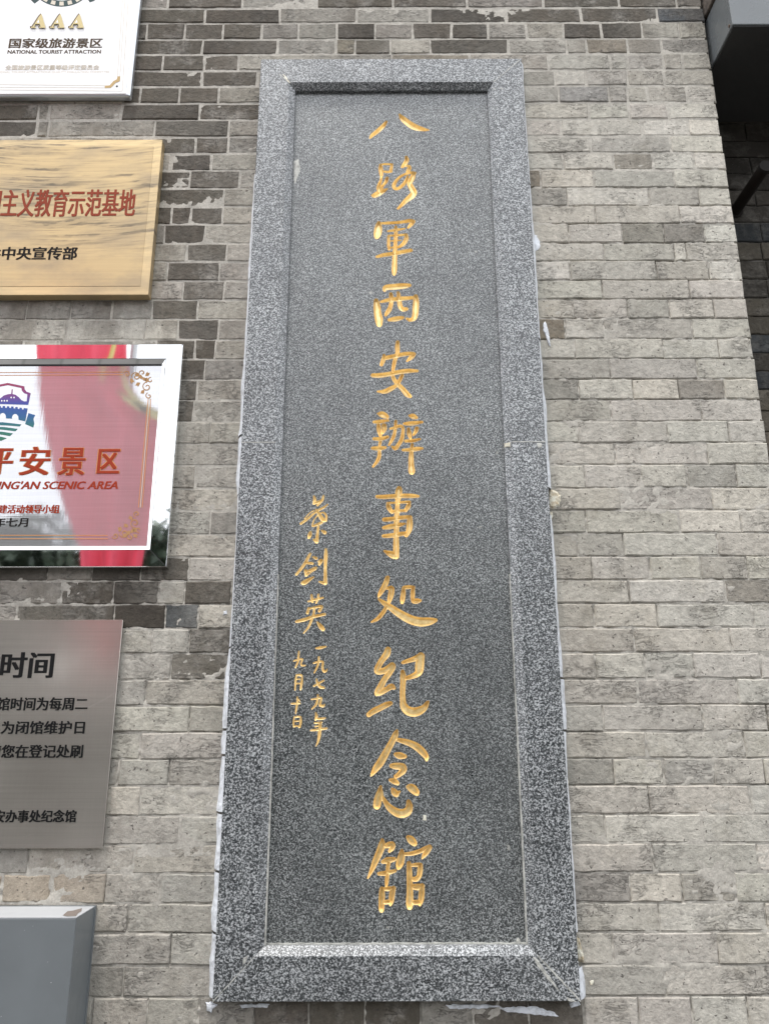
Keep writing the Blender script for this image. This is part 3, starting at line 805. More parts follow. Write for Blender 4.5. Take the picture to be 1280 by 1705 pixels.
# ================================================================== LETTERING
def text(name, body, px, y, mat, parent, off=0.0, smear=0.0, shear=0.0, **k):
    """flat printed text stretched to the pixel box px=(left, top, right, bottom) carried onto the plane Y=y"""
    cu = bpy.data.curves.new('t', 'FONT')
    cu.body = body
    cu.offset = 0.0
    cu.shear = shear
    cu.resolution_u = 3
    to = bpy.data.objects.new('t', cu)
    COL.objects.link(to)
    bpy.context.view_layer.update()
    me = bpy.data.meshes.new_from_object(to.evaluated_get(bpy.context.evaluated_depsgraph_get()))
    bpy.data.objects.remove(to)
    n = len(me.vertices)
    co = np.empty(n * 3); me.vertices.foreach_get('co', co); co = co.reshape(-1, 3)
    lo, hi = co.min(0), co.max(0)
    a, b = P(px[0], px[3], y), P(px[2], px[3], y)
    c = P(px[2], px[1], y)
    X = a.x + (co[:, 0] - lo[0]) / (hi[0] - lo[0]) * (b.x - a.x)
    Z = a.z + (co[:, 1] - lo[1]) / (hi[1] - lo[1]) * (c.z - a.z)
    F0 = [list(p.vertices) for p in me.polygons]
    V, Fs = [], []
    sz = smear * .35
    layers = [(0, 0)] if smear == 0 else [(-smear, sz), (smear, -sz), (-smear, -sz), (smear, sz), (0, 0)]
    for li, (dx, dz) in enumerate(layers):
        o = len(V)
        V += [(float(x) + dx, y - 0.00012 * li, float(z) + dz) for x, z in zip(X, Z)]
        Fs += [[i + o for i in f] for f in F0]
    bpy.data.meshes.remove(me)
    return mesh_from(name, V, Fs, mat, parent, **k)

# ================================================================== PLAQUE 1: white attraction sign in a silver frame
M['silver'] = plain('brushed_silver_frame', (0.62, 0.65, 0.68), 0.28, 0.85)
def m_white():
    t = NT('white_enamel_panel')
    g = t.geo()
    c = t.mix(t.rng(t.noise(t.geo((3, 1, 18)), 3, 4), .35, .75), (0.80, 0.80, 0.79), (0.74, 0.735, 0.72))
    sp = t.rng(t.noise(g, 70, 2), 0.78, 0.80)
    c = t.mix(sp, c, (.35, .3, .25))
    return t.done(c, 0.35, 0.0, None, .5)
M['white'] = m_white()
p1 = empty('white_plaque', (-1.4, WALL, EYE + 2.207), label='white rated tourist attraction plaque with silver edge, topmost of the hanging plaques', cat='plaque')
Y1 = 2.267
z1b = P(210, 159, Y1).z; x1r = P(221, 171.5, 2.297).x
box('frame', -2.05, x1r, Y1, 2.297, z1b, z1b + .70, M['silver'], p1, .009, 3)
q = P(210, 156, Y1 - .002)
box('front_panel', -2.03, q.x, Y1 - .0022, Y1 + .002, q.z, z1b + .68, M['white'], p1, .0008, 1)
Y1f = Y1 - .0026
M['brown_ink'] = plain('brown_ink', (0.085, 0.06, 0.04), .75, 0.0, .12)
M['gold_ink'] = plain('gold_ink', (0.50, 0.36, 0.18), .75, 0.0, .12)
M['pale_gold_ink'] = plain('pale_gold_ink', (0.66, 0.60, 0.50), .75, 0.0, .12)
M['teal_grey'] = plain('teal_grey_ink', (0.06, 0.09, 0.09), .75, 0.0, .12)
M['raised_gold'] = plain('raised_letter_gold', (0.50, 0.40, 0.17), .4, .1)
M['raised_gold_side'] = plain('raised_letter_side', (0.10, 0.07, 0.03), .5, .2)
# raised serif A: a thick right stem, a thin left stem, a bar and slab feet
for ax in (53, 84.5, 116.5):
    s = 1.0
    A = [(15.5, 24), (17.0, 24), (24.2, 44.8), (24.6, 46.2), (13.6, 46.2), (13.8, 44.8), (16.2, 44.6), (14.6, 40), (7.2, 40), (5.6, 44.6), (8.4, 44.8), (8.2, 46.2), (0, 46.2), (.2, 44.8), (2.8, 44.6), (12.6, 28)]
    prism_px('raised_letter', [(ax - .5 + x * s * 1.03 - (v - 24) * 0.05, v + .9) for x, v in A], Y1f + .002, M['raised_gold_side'], p1, .006)
    prism_px('raised_letter_face', [(ax + x * s - (v - 24) * 0.05, v) for x, v in A], Y1f - .0042, M['raised_gold'], p1)
    prism_px('letter_counter', [(ax + 8.6, 37.8), (ax + 13.0, 37.8), (ax + 12.1, 32.5)], Y1f - .0045, M['white'], p1)
text('lettering', '国家级旅游景区', (15, 63.5, 169.5, 80), Y1f, M['brown_ink'], p1, .012, .0016)
text('lettering', 'NATIONAL TOURIST ATTRACTION', (13, 83, 168, 89.3), Y1f, M['brown_ink'], p1, 0, .0006)
text('lettering', '全国旅游景区质量等级评定委员会', (9, 108, 165, 116.5), Y1f, M['pale_gold_ink'], p1, .01, .0006)
text('lettering', 'NATIONAL TOURIST ATTRACTIONS QUALITY EVALUATION COMMITTEE', (-12, 118, 182, 122.5), Y1f, M['pale_gold_ink'], p1, .01)
def line_px(name, a, b, w, y, mat, parent):
    A, B = P(*a, y), P(*b, y)
    return ribbon(name, [(A.x, A.z), (B.x, B.z)], w, y, mat, parent, .0002)
for (a, b) in [((-60, 140), (175, 142.5)), ((-60, 149), (204, 151.5)), ((196, 127), (205, -10)), ((204, 151.5), (214.5, -10)), ((200, 127), (209, -10)), ((-60, 145), (175, 146))]:
    line_px('border_line', a, b, .0013, Y1f, M['pale_gold_ink'], p1)
prism_px('corner_ornament', [(175, 142.5), (183, 142), (189, 135), (195, 132), (196, 127), (200.5, 127), (200, 135), (193, 138), (185, 146), (175, 146.5)], Y1f - .0003, M['gold_ink'], p1)
bm = bmesh.new()
q = P(195, 143.5, Y1f)
bmesh.ops.create_cone(bm, segments=12, radius1=.0045, radius2=.003, depth=.003, cap_ends=True, matrix=Matrix.Translation((q.x, Y1f, q.z)) @ Matrix.Rotation(R(90), 4, 'X'))
bm_obj('screw', bm, plain('dark_screw', (.05, .05, .05), .4, .8), p1)
# lower rim of the round emblem: dark ring with pale blocks, two wedges
def arc_px(cx, cy, r0, r1, a0, a1, n=24):
    return [(cx + r1 * math.sin(R(a0 + (a1 - a0) * i / n)), cy + r1 * .93 * math.cos(R(a0 + (a1 - a0) * i / n))) for i in range(n + 1)] + \
           [(cx + r0 * math.sin(R(a1 - (a1 - a0) * i / n)), cy + r0 * .93 * math.cos(R(a1 - (a1 - a0) * i / n))) for i in range(n + 1)]
prism_px('emblem_ring', arc_px(103, -42, 46, 57, -75, 75), Y1f, M['teal_grey'], p1)
for i in range(-4, 5):
    prism_px('emblem_block', arc_px(103, -42, 48, 55, i * 15.5 - 4, i * 15.5 + 4, 3), Y1f - .0003, M['pale_gold_ink'], p1)
prism_px('emblem_wedge', [(52, 0), (48, -14), (66, -8), (66, 0), (58, 6)], Y1f, M['teal_grey'], p1)
prism_px('emblem_wedge', [(146, -2), (148, -12), (164, -14), (158, 1), (150, 4)], Y1f, M['teal_grey'], p1)

# ================================================================== PLAQUE 2: brass education base plaque
def m_brass(name, col, dark, metal, rough, streak=True):
    t = NT(name)
    g = t.geo()
    # wiping scratches: long shallow arcs of tarnish across the sheet
    w = t.n('ShaderNodeTexWave', wave_type='RINGS', rings_direction='SPHERICAL')
    mp = t.geo((1.0, 0.0, 1.0))
    off = t.n('ShaderNodeVectorMath', operation='SUBTRACT')
    t.set(off.inputs[0], mp); off.inputs[1].default_value = (-1.35, 0, 5.1)
    t.set(w.inputs['Vector'], off.outputs[0])
    w.inputs['Scale'].default_value = 9
    w.inputs['Distortion'].default_value = 5
    w.inputs['Detail'].default_value = 6
    w.inputs['Detail Scale'].default_value = 1.6
    s0 = t.n('ShaderNodeSeparateXYZ'); t.set(s0.inputs[0], g)
    dx = t.math('ADD', s0.outputs['X'], 1.12)
    zc = t.math('SUBTRACT', s0.outputs['Z'], t.math('MULTIPLY', t.math('MULTIPLY', dx, dx), .24))
    cb = t.n('ShaderNodeCombineXYZ')
    t.set(cb.inputs['X'], t.math('MULTIPLY', s0.outputs['X'], 3.2)); t.set(cb.inputs['Z'], t.math('MULTIPLY', zc, 85.0))
    long_ = t.noise(cb.outputs[0], 1.0, 6, .68, .25)
    s = t.rng(long_, .46, .58)
    up = t.rng(t.noise(t.geo((1.6, 1, 6)), 2.4, 3), .34, .58)
    s = t.math('MULTIPLY', s, up)
    s = t.math('MULTIPLY', s, t.rng(w.outputs['Fac'], .2, .7, .35, 1.0))
    sx = t.n('ShaderNodeSeparateXYZ'); t.set(sx.inputs[0], g)
    s = t.math('MULTIPLY', s, t.rng(sx.outputs['Z'], EYE + 1.52, EYE + 1.66, .06, 1.0))
    smoke = t.math('MULTIPLY', t.rng(t.noise(t.geo((2.5, 1, 5)), 1.6, 5, .6), .48, .68), t.rng(sx.outputs['Z'], EYE + .52, EYE + .62))
    col2 = t.mix(t.math('MULTIPLY', smoke, .45), col, (.19, .16, .125))
    c = t.mix(t.math('MULTIPLY', s, .85 if streak else .3), col2, dark)
    c = t.mix(1.0, c, t.rng(t.noise(t.geo((1.5, 1, 160)), 1.0, 2), .3, .7, .94, 1.05), 'MULTIPLY')
    return t.done(c, rough, metal, t.bump(t.noise(t.geo((4, 1, 500)), 1.0, 2), .12, .0006))
M['brass'] = m_brass('brass_sheet', (0.47, 0.345, 0.18), (0.07, 0.06, 0.048), .5, .30)
M['brass_edge'] = m_brass('brass_border', (0.56, 0.42, 0.225), (0.11, 0.09, 0.07), .55, .3)
Y2 = 2.263
zb2 = EYE + .6053 * 2.3; zt2 = P(271.8, 232, Y2).z; xr2 = -.783
xl2 = P(-161, 360, Y2).x
p2 = empty('brass_plaque', (-1.3, WALL, zb2), label='scratched brass plaque with red and black characters, second from the top', cat='plaque')
box('body', xl2, xr2, Y2, 2.297, zb2, zt2, M['brass_edge'], p2, .0015, 1)
qi, qj = P(256, 244, Y2), P(234.3, 476.7, Y2)
box('front_panel', xl2 + .035, (qi.x + qj.x) / 2, Y2 - .0012, Y2 + .001, qj.z, qi.z, M['brass'], p2, .0004, 1)
Y2f = Y2 - .0018
M['red_ink'] = plain('brick_red_ink', (0.26, 0.055, 0.03), .75, 0.0, .12)
M['black_ink'] = plain('black_ink', (0.016, 0.014, 0.013), .75, 0.0, .12)
text('lettering', '全国爱国主义教育示范基地', (-112, 315, 223, 361), Y2f, M['red_ink'], p2, .014, .0019)
text('lettering', '中共中央宣传部', (-48, 411, 127, 432.5), Y2f, M['black_ink'], p2, .012, .0017)

# ================================================================== PLAQUE 3: mirror-framed steel plaque
def m_steel(name, base, rough, metal, streak=0.06, scale=(3, 1, 260)):
    t = NT(name)
    g = t.geo()
    n1 = t.noise(t.geo(scale), 1.0, 3)
    c = t.mix(1.0, base, t.rng(n1, .3, .7, 1 - streak, 1 + streak), 'MULTIPLY')
    n2 = t.noise(t.geo((260, 1, 6)), 1.0, 2)
    c = t.mix(1.0, c, t.rng(n2, .3, .7, 1 - streak * .3, 1 + streak * .3), 'MULTIPLY')
    rr = t.rng(t.noise(g, 6, 4, .6), .3, .7, rough * .85, rough * 1.25)
    return t.done(c, rr, metal, t.bump(t.math('ADD', n1, n2), .05, .0004))
M['chrome'] = plain('mirror_polished_steel', (0.86, 0.87, 0.87), 0.03, 1.0)
M['steel3'] = m_steel('satin_print_steel', (0.56, 0.56, 0.57), .03, .66)
Y3 = 2.265
xr3, zt3, zb3 = -.6545, P(305, 573, Y3).z, EYE + .2083 * 2.265
xl3 = P(-263, 750, Y3).x
p3 = empty('mirror_framed_plaque', (-1.1, WALL, zb3), label='scenic area plaque with crest in a mirror polished steel frame', cat='plaque')
wf, wb = .052, .014
def bevel_frame():
    prof3 = [(0, 2.297), (0, Y3 + .002), (.0015, Y3), (wf, Y3 - .0005), (wf + .0015, Y3 + .001), (wf + wb, Y3 + .010), (wf + wb, Y3 + .020)]
    for kind in ('top', 'right', 'bottom', 'left'):
        a, b = [], []
        for o, y in prof3:
            if kind == 'top': a.append((xl3 + o, y, zt3 - o)); b.append((xr3 - o, y, zt3 - o))
            if kind == 'bottom': a.append((xr3 - o, y, zb3 + o)); b.append((xl3 + o, y, zb3 + o))
            if kind == 'left': a.append((xl3 + o, y, zb3 + o)); b.append((xl3 + o, y, zt3 - o))
            if kind == 'right': a.append((xr3 - o, y, zt3 - o)); b.append((xr3 - o, y, zb3 + o))
        e = .0003
        n = len(prof3)
        Fs = [[i, i + 1, i + 1 + n, i + n] for i in range(n - 1)] + [list(range(n))[::-1], list(range(n, 2 * n))]
        if kind in ('left', 'right'):
            a = [(p[0], p[1], p[2] - e if kind == 'right' else p[2] + e) for p in a]
            b = [(p[0], p[1], p[2] + e if kind == 'right' else p[2] - e) for p in b]
        o = mesh_from('frame_bar', a + b, Fs, M['chrome'], p3)
        bm = bmesh.new(); bm.from_mesh(o.data); bmesh.ops.recalc_face_normals(bm, faces=bm.faces); bm.to_mesh(o.data); bm.free()
bevel_frame()
Y3p = Y3 + .014
box('front_panel', xl3 + wf + .006, xr3 - wf - .006, Y3p, Y3p + .01, zb3 + wf + .006, zt3 - wf - .006, M['steel3'], p3)
Y3f = Y3p - .0006
M['scarlet'] = plain('scarlet_ink', (0.33, 0.045, 0.02), .75, 0.0, .12)
M['orange_line'] = plain('orange_outline_ink', (0.62, 0.30, 0.12), .75, 0.0, .12)
M['tan_ink'] = plain('tan_ink', (0.42, 0.24, 0.11), .75, 0.0, .12)
def outlined(body, px, off, smear):
    text('lettering_outline', body, px, Y3f + .0002, M['orange_line'], p3, 0, smear * 2.1)
    text('lettering', body, px, Y3f - .0007, M['scarlet'], p3, 0, smear)
outlined('平', (-22, 747, 18, 789), .03, .0021)
outlined('安', (32, 744, 80, 791), .03, .0021)
outlined('景', (97, 746, 139, 791), .03, .0021)
outlined('区', (162, 748, 197, 788), .03, .0021)
text('lettering', "PING'AN SCENIC AREA", (-14, 801, 196, 814.5), Y3f, M['scarlet'], p3, .012, .0013, .22)
text('lettering', '创建活动领导小组', (-17, 840.5, 98.5, 855), Y3f, M['scarlet'], p3, .02, .0012)
text('lettering', '年七月', (-10, 862, 46, 877), Y3f, M['black_ink'], p3, .02, .001)
for (a, b) in [((-230, 621), (205, 619.5)), ((-230, 626), (205, 624)), ((-210, 891), (180, 891.5)), ((-210, 897), (180, 897)), ((247, 664), (231, 845)), ((251.5, 664), (237, 845)), ((249, 664), (234, 845))]:
    line_px('border_line', a, b, (.0020 if a[0] != 249 else .002), Y3f, M['orange_line'] if a[0] != 249 else M['pale_gold_ink'], p3)
def spiral(cx, cy, r, a0, turns, sgn=1, w=1.3, n=18):
    pts, ws = [], []
    for i in range(n + 1):
        t = i / n
        rr = r * (1 - .82 * t)
        a = R(a0 + sgn * 360 * turns * t)
        p = P(cx + rr * math.cos(a), cy + rr * math.sin(a), Y3f)
        pts.append((p.x, p.z)); ws.append(.0030 * w * (1 - .35 * abs(2 * t - 1)))
    return pts, ws
def leafy(cx, cy, dx, dy, s, mat, nm):
    L = [(0, 0), (.5, .42), (.9, .3), (1.25, .05), (.9, -.1), (1.0, -.45), (.45, -.3)]
    prism_px(nm, [(cx + (x * dx - y * dy) * s, cy + (x * dy + y * dx) * s) for x, y in L], Y3f, mat, p3)
def ornament(cx, cy, fy, mat):
    """scrollwork corner whose outer corner is at cx,cy; fy=+1 hangs below, -1 stands above"""
    S = [(-42, 5, 5.5, 200, 1.1, 1), (-27, 9, 8, 180, 1.2, 1), (-9, 26, 8, 260, 1.2, -1), (-6, 41, 5.5, 250, 1.1, -1), (-17, 3, 5, 170, .9, 1), (-3, 15, 5, 280, .9, -1)]
    for x, y, r, a, tn, sg in S:
        pts, ws = spiral(cx + x, cy + fy * y, r, a if fy > 0 else -a, tn, sg * fy)
        ribbon('scroll', pts, ws, Y3f, mat, p3, .0002)
    for x, y, dx, dy in [(-12, 8, .75, -.6), (-20, 19, -.8, .55), (-35, 11, .2, 1), (-13, 31, -.6, .7), (-17, 10, .7, .6), (-18, 14, -.3, -.9), (-9, 10, 0, 1), (-30, 5, .9, .2)]:
        leafy(cx + x, cy + fy * y, dx, fy * dy, 8, mat, 'scroll_leaf')
ornament(254, 618, 1, M['tan_ink'])
ornament(234, 897, -1, M['tan_ink'])
# crest (its right half is what the photo shows; the frame shape is symmetric)
def m_grad(name, stops, z0, z1):
    t = NT(name)
    sx = t.n('ShaderNodeSeparateXYZ'); t.set(sx.inputs[0], t.geo())
    r = t.n('ShaderNodeValToRGB'); t.set(r.inputs[0], t.rng(sx.outputs['Z'], z0, z1))
    e = r.color_ramp.elements
    e[0].position, e[0].color = stops[0][0], (*stops[0][1], 1)
    e[1].position, e[1].color = stops[-1][0], (*stops[-1][1], 1)
    for p_, c_ in stops[1:-1]:
        k = e.new(p_); k.color = (*c_, 1)
    return t.done(r.outputs[0], .35)
zc0, zc1 = P(20, 735, Y3f).z, P(20, 637, Y3f).z
M['crest'] = m_grad('crest_print', [(0, (.02, .16, .09)), (.25, (.015, .15, .14)), (.42, (.01, .10, .26)), (.62, (.02, .06, .32)), (.72, (.10, .05, .26)), (.85, (.22, .03, .14)), (1, (.30, .03, .08))], zc0, zc1)
def crest(nm, px): prism_px(nm, px, Y3f, M['crest'], p3)
crest('crest_outline', [(-14, 643), (13.5, 637.5), (41, 643.2), (41.5, 648), (44.5, 652), (51.5, 654.5), (47.5, 674), (-22, 672), (-24, 668), (0, 664), (7, 658.5), (13, 656.5), (19, 655.8), (26, 657), (31.5, 661), (36, 666), (41, 668.3), (45, 668), (46.2, 656.5), (40.5, 654.5), (37, 650.5), (36, 646), (13.5, 641.2), (-12, 646)])
crest('crest_mast', [(19.3, 656), (20, 648), (21.6, 648), (21.2, 656)])
crest('crest_wall', [(-20, 676), (2, 676), (2, 678.5), (5, 678.7), (5, 676), (9, 676), (9, 678.8), (12, 679), (12, 676.4), (16, 676.6), (16, 679), (19, 679.2), (19, 676.7), (23, 676.9), (23, 679.8), (26, 680), (26, 677.5), (30, 677.8), (30, 680.5), (33, 680.8), (33, 678.5), (37, 678.9), (37, 681.5), (40, 681.8), (40, 679.3), (46.5, 680), (42.5, 701.5), (31.5, 699), (31, 693), (28, 689.5), (25, 689), (22, 690.5), (20.5, 694), (20.5, 697), (10.5, 696.5), (10, 691), (7.5, 688), (5, 687.3), (1.5, 688.5), (0, 692), (-2, 696), (-20, 698)])
crest('crest_flag', [(48, 687.8), (59, 691), (56, 697), (57.5, 705), (55.8, 711.8), (42.2, 706)])
crest('crest_hill', [(-20, 703), (5, 703), (24, 705), (36, 706.5), (33, 710), (15, 708.5), (-20, 707)])
crest('crest_hill', [(-20, 710), (8, 711), (30, 714), (26, 718), (10, 716), (-20, 713)])
crest('crest_hill', [(-20, 717), (6, 719), (22, 721.5), (17, 726), (5, 724), (-20, 721)])
crest('crest_hill', [(-18, 725), (2, 727), (12, 729.5), (2, 734), (-8, 732)])
for u, v in [(3.5, 667.3), (8, 667.3), (12.3, 667.2), (19.2, 661.8), (24, 661.8)]:
    prism_px('crest_dot', [(u + 1.3 * math.cos(R(a)), v + 1.5 * math.sin(R(a))) for a in range(0, 360, 45)], Y3f - .0003, M['white'], p3)

M['seam_and_shadow'] = plain('dark_seam_and_shadow', (.02, .02, .02), .6)
ribbon('mitre_seam', [(xr3 - .001, zt3 - .001), (xr3 - wf, zt3 - wf)], .0012, Y3 - .0003, M['seam_and_shadow'], p3, .0002)
ribbon('mitre_seam', [(xr3 - .001, zb3 + .001), (xr3 - wf, zb3 + wf)], .0016, Y3 - .0003, M['seam_and_shadow'], p3, .0002)
ribbon('inner_seam', [(xl3 + wf, zt3 - wf), (xr3 - wf, zt3 - wf)], .0014, Y3 - .0008, M['seam_and_shadow'], p3, .0002)
ribbon('inner_seam', [(xr3 - wf, zt3 - wf - .001), (xr3 - wf, zb3 + wf + .001)], .0012, Y3 - .0008, M['seam_and_shadow'], p3, .0002)
ribbon('inner_seam', [(xl3 + wf, zb3 + wf), (xr3 - wf, zb3 + wf)], .0012, Y3 - .0008, M['seam_and_shadow'], p3, .0002)
box('shadow_strip', xl3 + wf + wb, xr3 - wf - wb, Y3 + .0105, Y3 + .0135, zt3 - wf - wb - .0035, zt3 - wf - wb + .001, M['seam_and_shadow'], p3)  # solid dark strip standing in for shade below the top bevel
# ================================================================== PLAQUE 4: dull steel opening hours plate
M['steel4'] = m_steel('dull_steel_sheet', (0.54, 0.50, 0.45), .17, .72, .05)
def wiped_highlights(mat):
    nt = mat.node_tree
    b = nt.nodes['Principled BSDF']
    t = NT.__new__(NT); t.m, t.t, t.b = mat, nt, b
    src = b.inputs['Base Color'].links[0].from_socket
    s0 = t.n('ShaderNodeSeparateXYZ'); t.set(s0.inputs[0], t.geo())
    dx = t.math('ADD', s0.outputs['X'], 1.1)
    cb = t.n('ShaderNodeCombineXYZ')
    t.set(cb.inputs['X'], t.math('MULTIPLY', s0.outputs['X'], 4.0))
    t.set(cb.inputs['Z'], t.math('MULTIPLY', t.math('SUBTRACT', s0.outputs['Z'], t.math('MULTIPLY', t.math('MULTIPLY', dx, dx), 1.1)), 60.0))
    st = t.rng(t.noise(cb.outputs[0], 1.0, 5, .65), .58, .70)
    st = t.math('MULTIPLY', st, t.rng(t.noise(t.geo(), 5, 3), .45, .62, 0, .55))
    c = t.mix(st, src, (.80, .77, .72))  # pale highlight streaks along the wiping marks, put into the base colour
    c = t.mix(t.rng(t.noise(t.geo((1, 1, 1)), 3.5, 4), .4, .7, 0, .3), c, (.30, .27, .24))
    t.set(b.inputs['Base Color'], c)
wiped_highlights(M['steel4'])
M['steel4_edge'] = plain('steel_backing_edge', (0.30, 0.29, 0.27), .35, .8)
Y4 = 2.282
xr4, zt4, zb4 = -.7755, EYE + .3156, EYE - .3114
xl4 = P(-197, 1200, Y4).x
p4 = empty('steel_plaque', (-1.2, WALL, zb4), label='dull steel opening hours plaque with black characters, above the grey box', cat='plaque')
box('front_sheet', xl4, xr4, Y4, Y4 + .003, zb4, zt4, M['steel4'], p4, .0008, 1)
box('backing', xl4 + .004, xr4 - .003, Y4 + .004, 2.297, zb4 + .004, zt4 - .004, M['steel4_edge'], p4)
Y4f = Y4 - .0007
M['black_paint'] = plain('black_letter_paint', (0.010, 0.010, 0.010), .75, 0.0, .12)
text('lettering', '开放时间', (-95, 1086, 86, 1129), Y4f, M['black_paint'], p4, .022, .0028)
text('lettering', '开馆时间为每周二', (-26, 1161, 145, 1183), Y4f, M['black_paint'], p4, .010, .0013)
text('lettering', '为闭馆维护日', (2, 1200.5, 140, 1222), Y4f, M['black_paint'], p4, .010, .0013)
text('lettering', '请您在登记处刷', (-20.5, 1240, 137, 1262), Y4f, M['black_paint'], p4, .010, .0013)
text('lettering', '八路军西安办事处纪念馆', (-90, 1348.5, 126, 1369.5), Y4f, M['black_paint'], p4, .010, .0013)

# ================================================================== GREY METAL BOX lower left
def m_paint(name, col, rough):
    t = NT(name)
    g = t.geo()
    c = t.mix(1.0, col, t.rng(t.noise(g, 7, 5, .6), .3, .7, .93, 1.06), 'MULTIPLY')
    c = t.mix(t.rng(t.noise(g, 110, 2), .77, .79), c, (.45, .45, .45))
    return t.done(c, t.rng(t.noise(g, 20, 4), .3, .7, rough - .05, rough + .08), 0.0, t.bump(t.noise(g, 240, 2), .05, .0005))
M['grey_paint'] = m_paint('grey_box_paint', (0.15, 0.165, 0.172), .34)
zt5 = EYE - .4596
p5 = empty('grey_metal_box', (-1.2, 2.16, zt5 - .5), label='grey painted metal box with chipped top, lowest at the left', cat='metal box')
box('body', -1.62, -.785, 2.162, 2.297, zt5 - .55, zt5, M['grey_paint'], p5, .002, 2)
box('rear_flange', -1.63, -.7815, 2.290, 2.2985, zt5 - .56, zt5 + .003, M['grey_paint'], p5)
M['lit_top'] = m_paint('lit_top_paint', (0.42, 0.43, 0.44), .5)  # sky light on the box top put into a paler paint
box('lit_top_sheet', -1.62, -.785, 2.1625, 2.29, zt5 + .0002, zt5 + .0022, M['lit_top'], p5)
# paint flaked off the top: patch of dull primer lying on the top sheet
chip = [(105, 1524), (113, 1517), (122, 1516), (137, 1512), (136, 1517), (131, 1520), (127, 1525), (112, 1525.5)]
V = []
for u, v in chip:
    a = P(u, v, 1.0); d_ = (zt5 + .0032 - EYE) / (a.z - EYE)
    V.append((a.x * d_, d_, zt5 + .0032))
o = mesh_from('bare_primer_patch', V, [list(range(len(V)))], plain('brown_primer', (.17, .14, .12), .8), p5)
if o.data.polygons[0].normal.z < 0: o.data.flip_normals()

# ================================================================== METAL HOUSING upper right, beam above, iron bar
M['housing_paint'] = m_paint('housing_grey_paint', (0.14, 0.152, 0.157), .28)
M['housing_shade'] = m_paint('housing_underside_shade', (0.03, 0.03, 0.029), .6)  # shade under the housing put into a darker paint
xh, zh, yh = 1.231, EYE + 2.39, 2.146
hs = empty('metal_housing', (1.9, 2.4, zh), label='grey metal housing box over the recess at the upper right corner', cat='metal housing')
box('shell', xh, 2.9, yh, REC - .004, zh + .004, zh + .215, M['housing_paint'], hs, .003, 2)
box('bottom_plate', xh + .006, 2.89, yh + .006, REC - .006, zh, zh + .0035, M['housing_shade'], hs)
bm = bmesh.new()
q = P(1213, 44, 2.17)
bmesh.ops.create_cone(bm, segments=12, radius1=.006, radius2=.005, depth=.004, cap_ends=True, matrix=Matrix.Translation((xh - .002, 2.165, zh + .018)) @ Matrix.Rotation(R(-90), 4, 'Y'))
bm_obj('rivet', bm, plain('rusty_rivet', (.10, .07, .05), .7), hs)
def m_wood():
    t = NT('weathered_timber')
    c = t.mix(t.rng(t.noise(t.geo((4, 40, 40)), 1.0, 5, .6, 1.0), .35, .65), (0.13, 0.105, 0.085), (0.045, 0.036, 0.03))
    return t.done(c, .9, 0.0, t.bump(t.noise(t.geo((6, 60, 60)), 1.0, 4), .7, .004))
M['wood'] = m_wood()
bt = empty('timber_beam', (1.9, 2.4, zh + .22), label='dark weathered timber beam above the metal housing at the top right', cat='beam')
box('beam', CORNER_X + .004, 2.9, 2.16, REC - .004, zh + .222, zh + .46, M['wood'], bt, .006, 2)
# round iron bar standing straight out of the recessed wall
M['iron'] = plain('blackened_iron', (0.014, 0.011, 0.009), .85, .0, .2)
xb, zb_ = 1.385, EYE + 1.966
ib = empty('iron_bar', (xb, REC, zb_), label='dark round iron bar sticking out of the recessed wall below the housing', cat='iron bar')
bm = bmesh.new()
bmesh.ops.create_cone(bm, segments=20, radius1=.0215, radius2=.0215, depth=.25, cap_ends=True, matrix=Matrix.Translation((xb, REC - .125, zb_)) @ Matrix.Rotation(R(90), 4, 'X'))
bm_obj('shaft', bm, M['iron'], ib, smooth=False)
bm = bmesh.new()
bmesh.ops.create_cone(bm, segments=20, radius1=.0235, radius2=.0225, depth=.012, cap_ends=True, matrix=Matrix.Translation((xb, REC - .25, zb_)) @ Matrix.Rotation(R(90), 4, 'X'))
bm_obj('end_cap', bm, plain('worn_iron', (.016, .015, .014), .85, .0, .2), ib)
bm = bmesh.new()
bmesh.ops.create_cone(bm, segments=20, radius1=.03, radius2=.03, depth=.006, cap_ends=True, matrix=Matrix.Translation((xb, REC - .004, zb_)) @ Matrix.Rotation(R(90), 4, 'X'))
bm_obj('wall_flange', bm, M['iron'], ib)

# ================================================================== the street behind the photographer (seen only in the polished metal)
def m_ground():
    t = NT('paving')
    g = t.geo()
    b = t.n('ShaderNodeTexBrick')
    t.set(b.inputs['Vector'], t.geo((1, 1, 1)))
    b.inputs['Scale'].default_value = 1.6
    b.inputs['Color1'].default_value = (.13, .125, .12, 1); b.inputs['Color2'].default_value = (.10, .097, .092, 1); b.inputs['Mortar'].default_value = (.07, .07, .065, 1)
    c = t.mix(1.0, b.outputs['Color'], t.rng(t.noise(g, 3, 5), .3, .7, .8, 1.15), 'MULTIPLY')
    return t.done(c, .85)
mesh_from('ground', [(-60, -80, 0), (60, -80, 0), (60, 40, 0), (-60, 40, 0)], [[0, 1, 2, 3]], m_ground(), kind='structure')
M['leaf'] = None
t = NT('tree_leaves')
oi = t.n('ShaderNodeNewGeometry')
M['leaf'] = t.done(t.mix(oi.outputs['Random Per Island'], (.030, .048, .030), (.065, .09, .055)), .55)
M['bark'] = plain('tree_bark', (.09, .07, .05), .9)
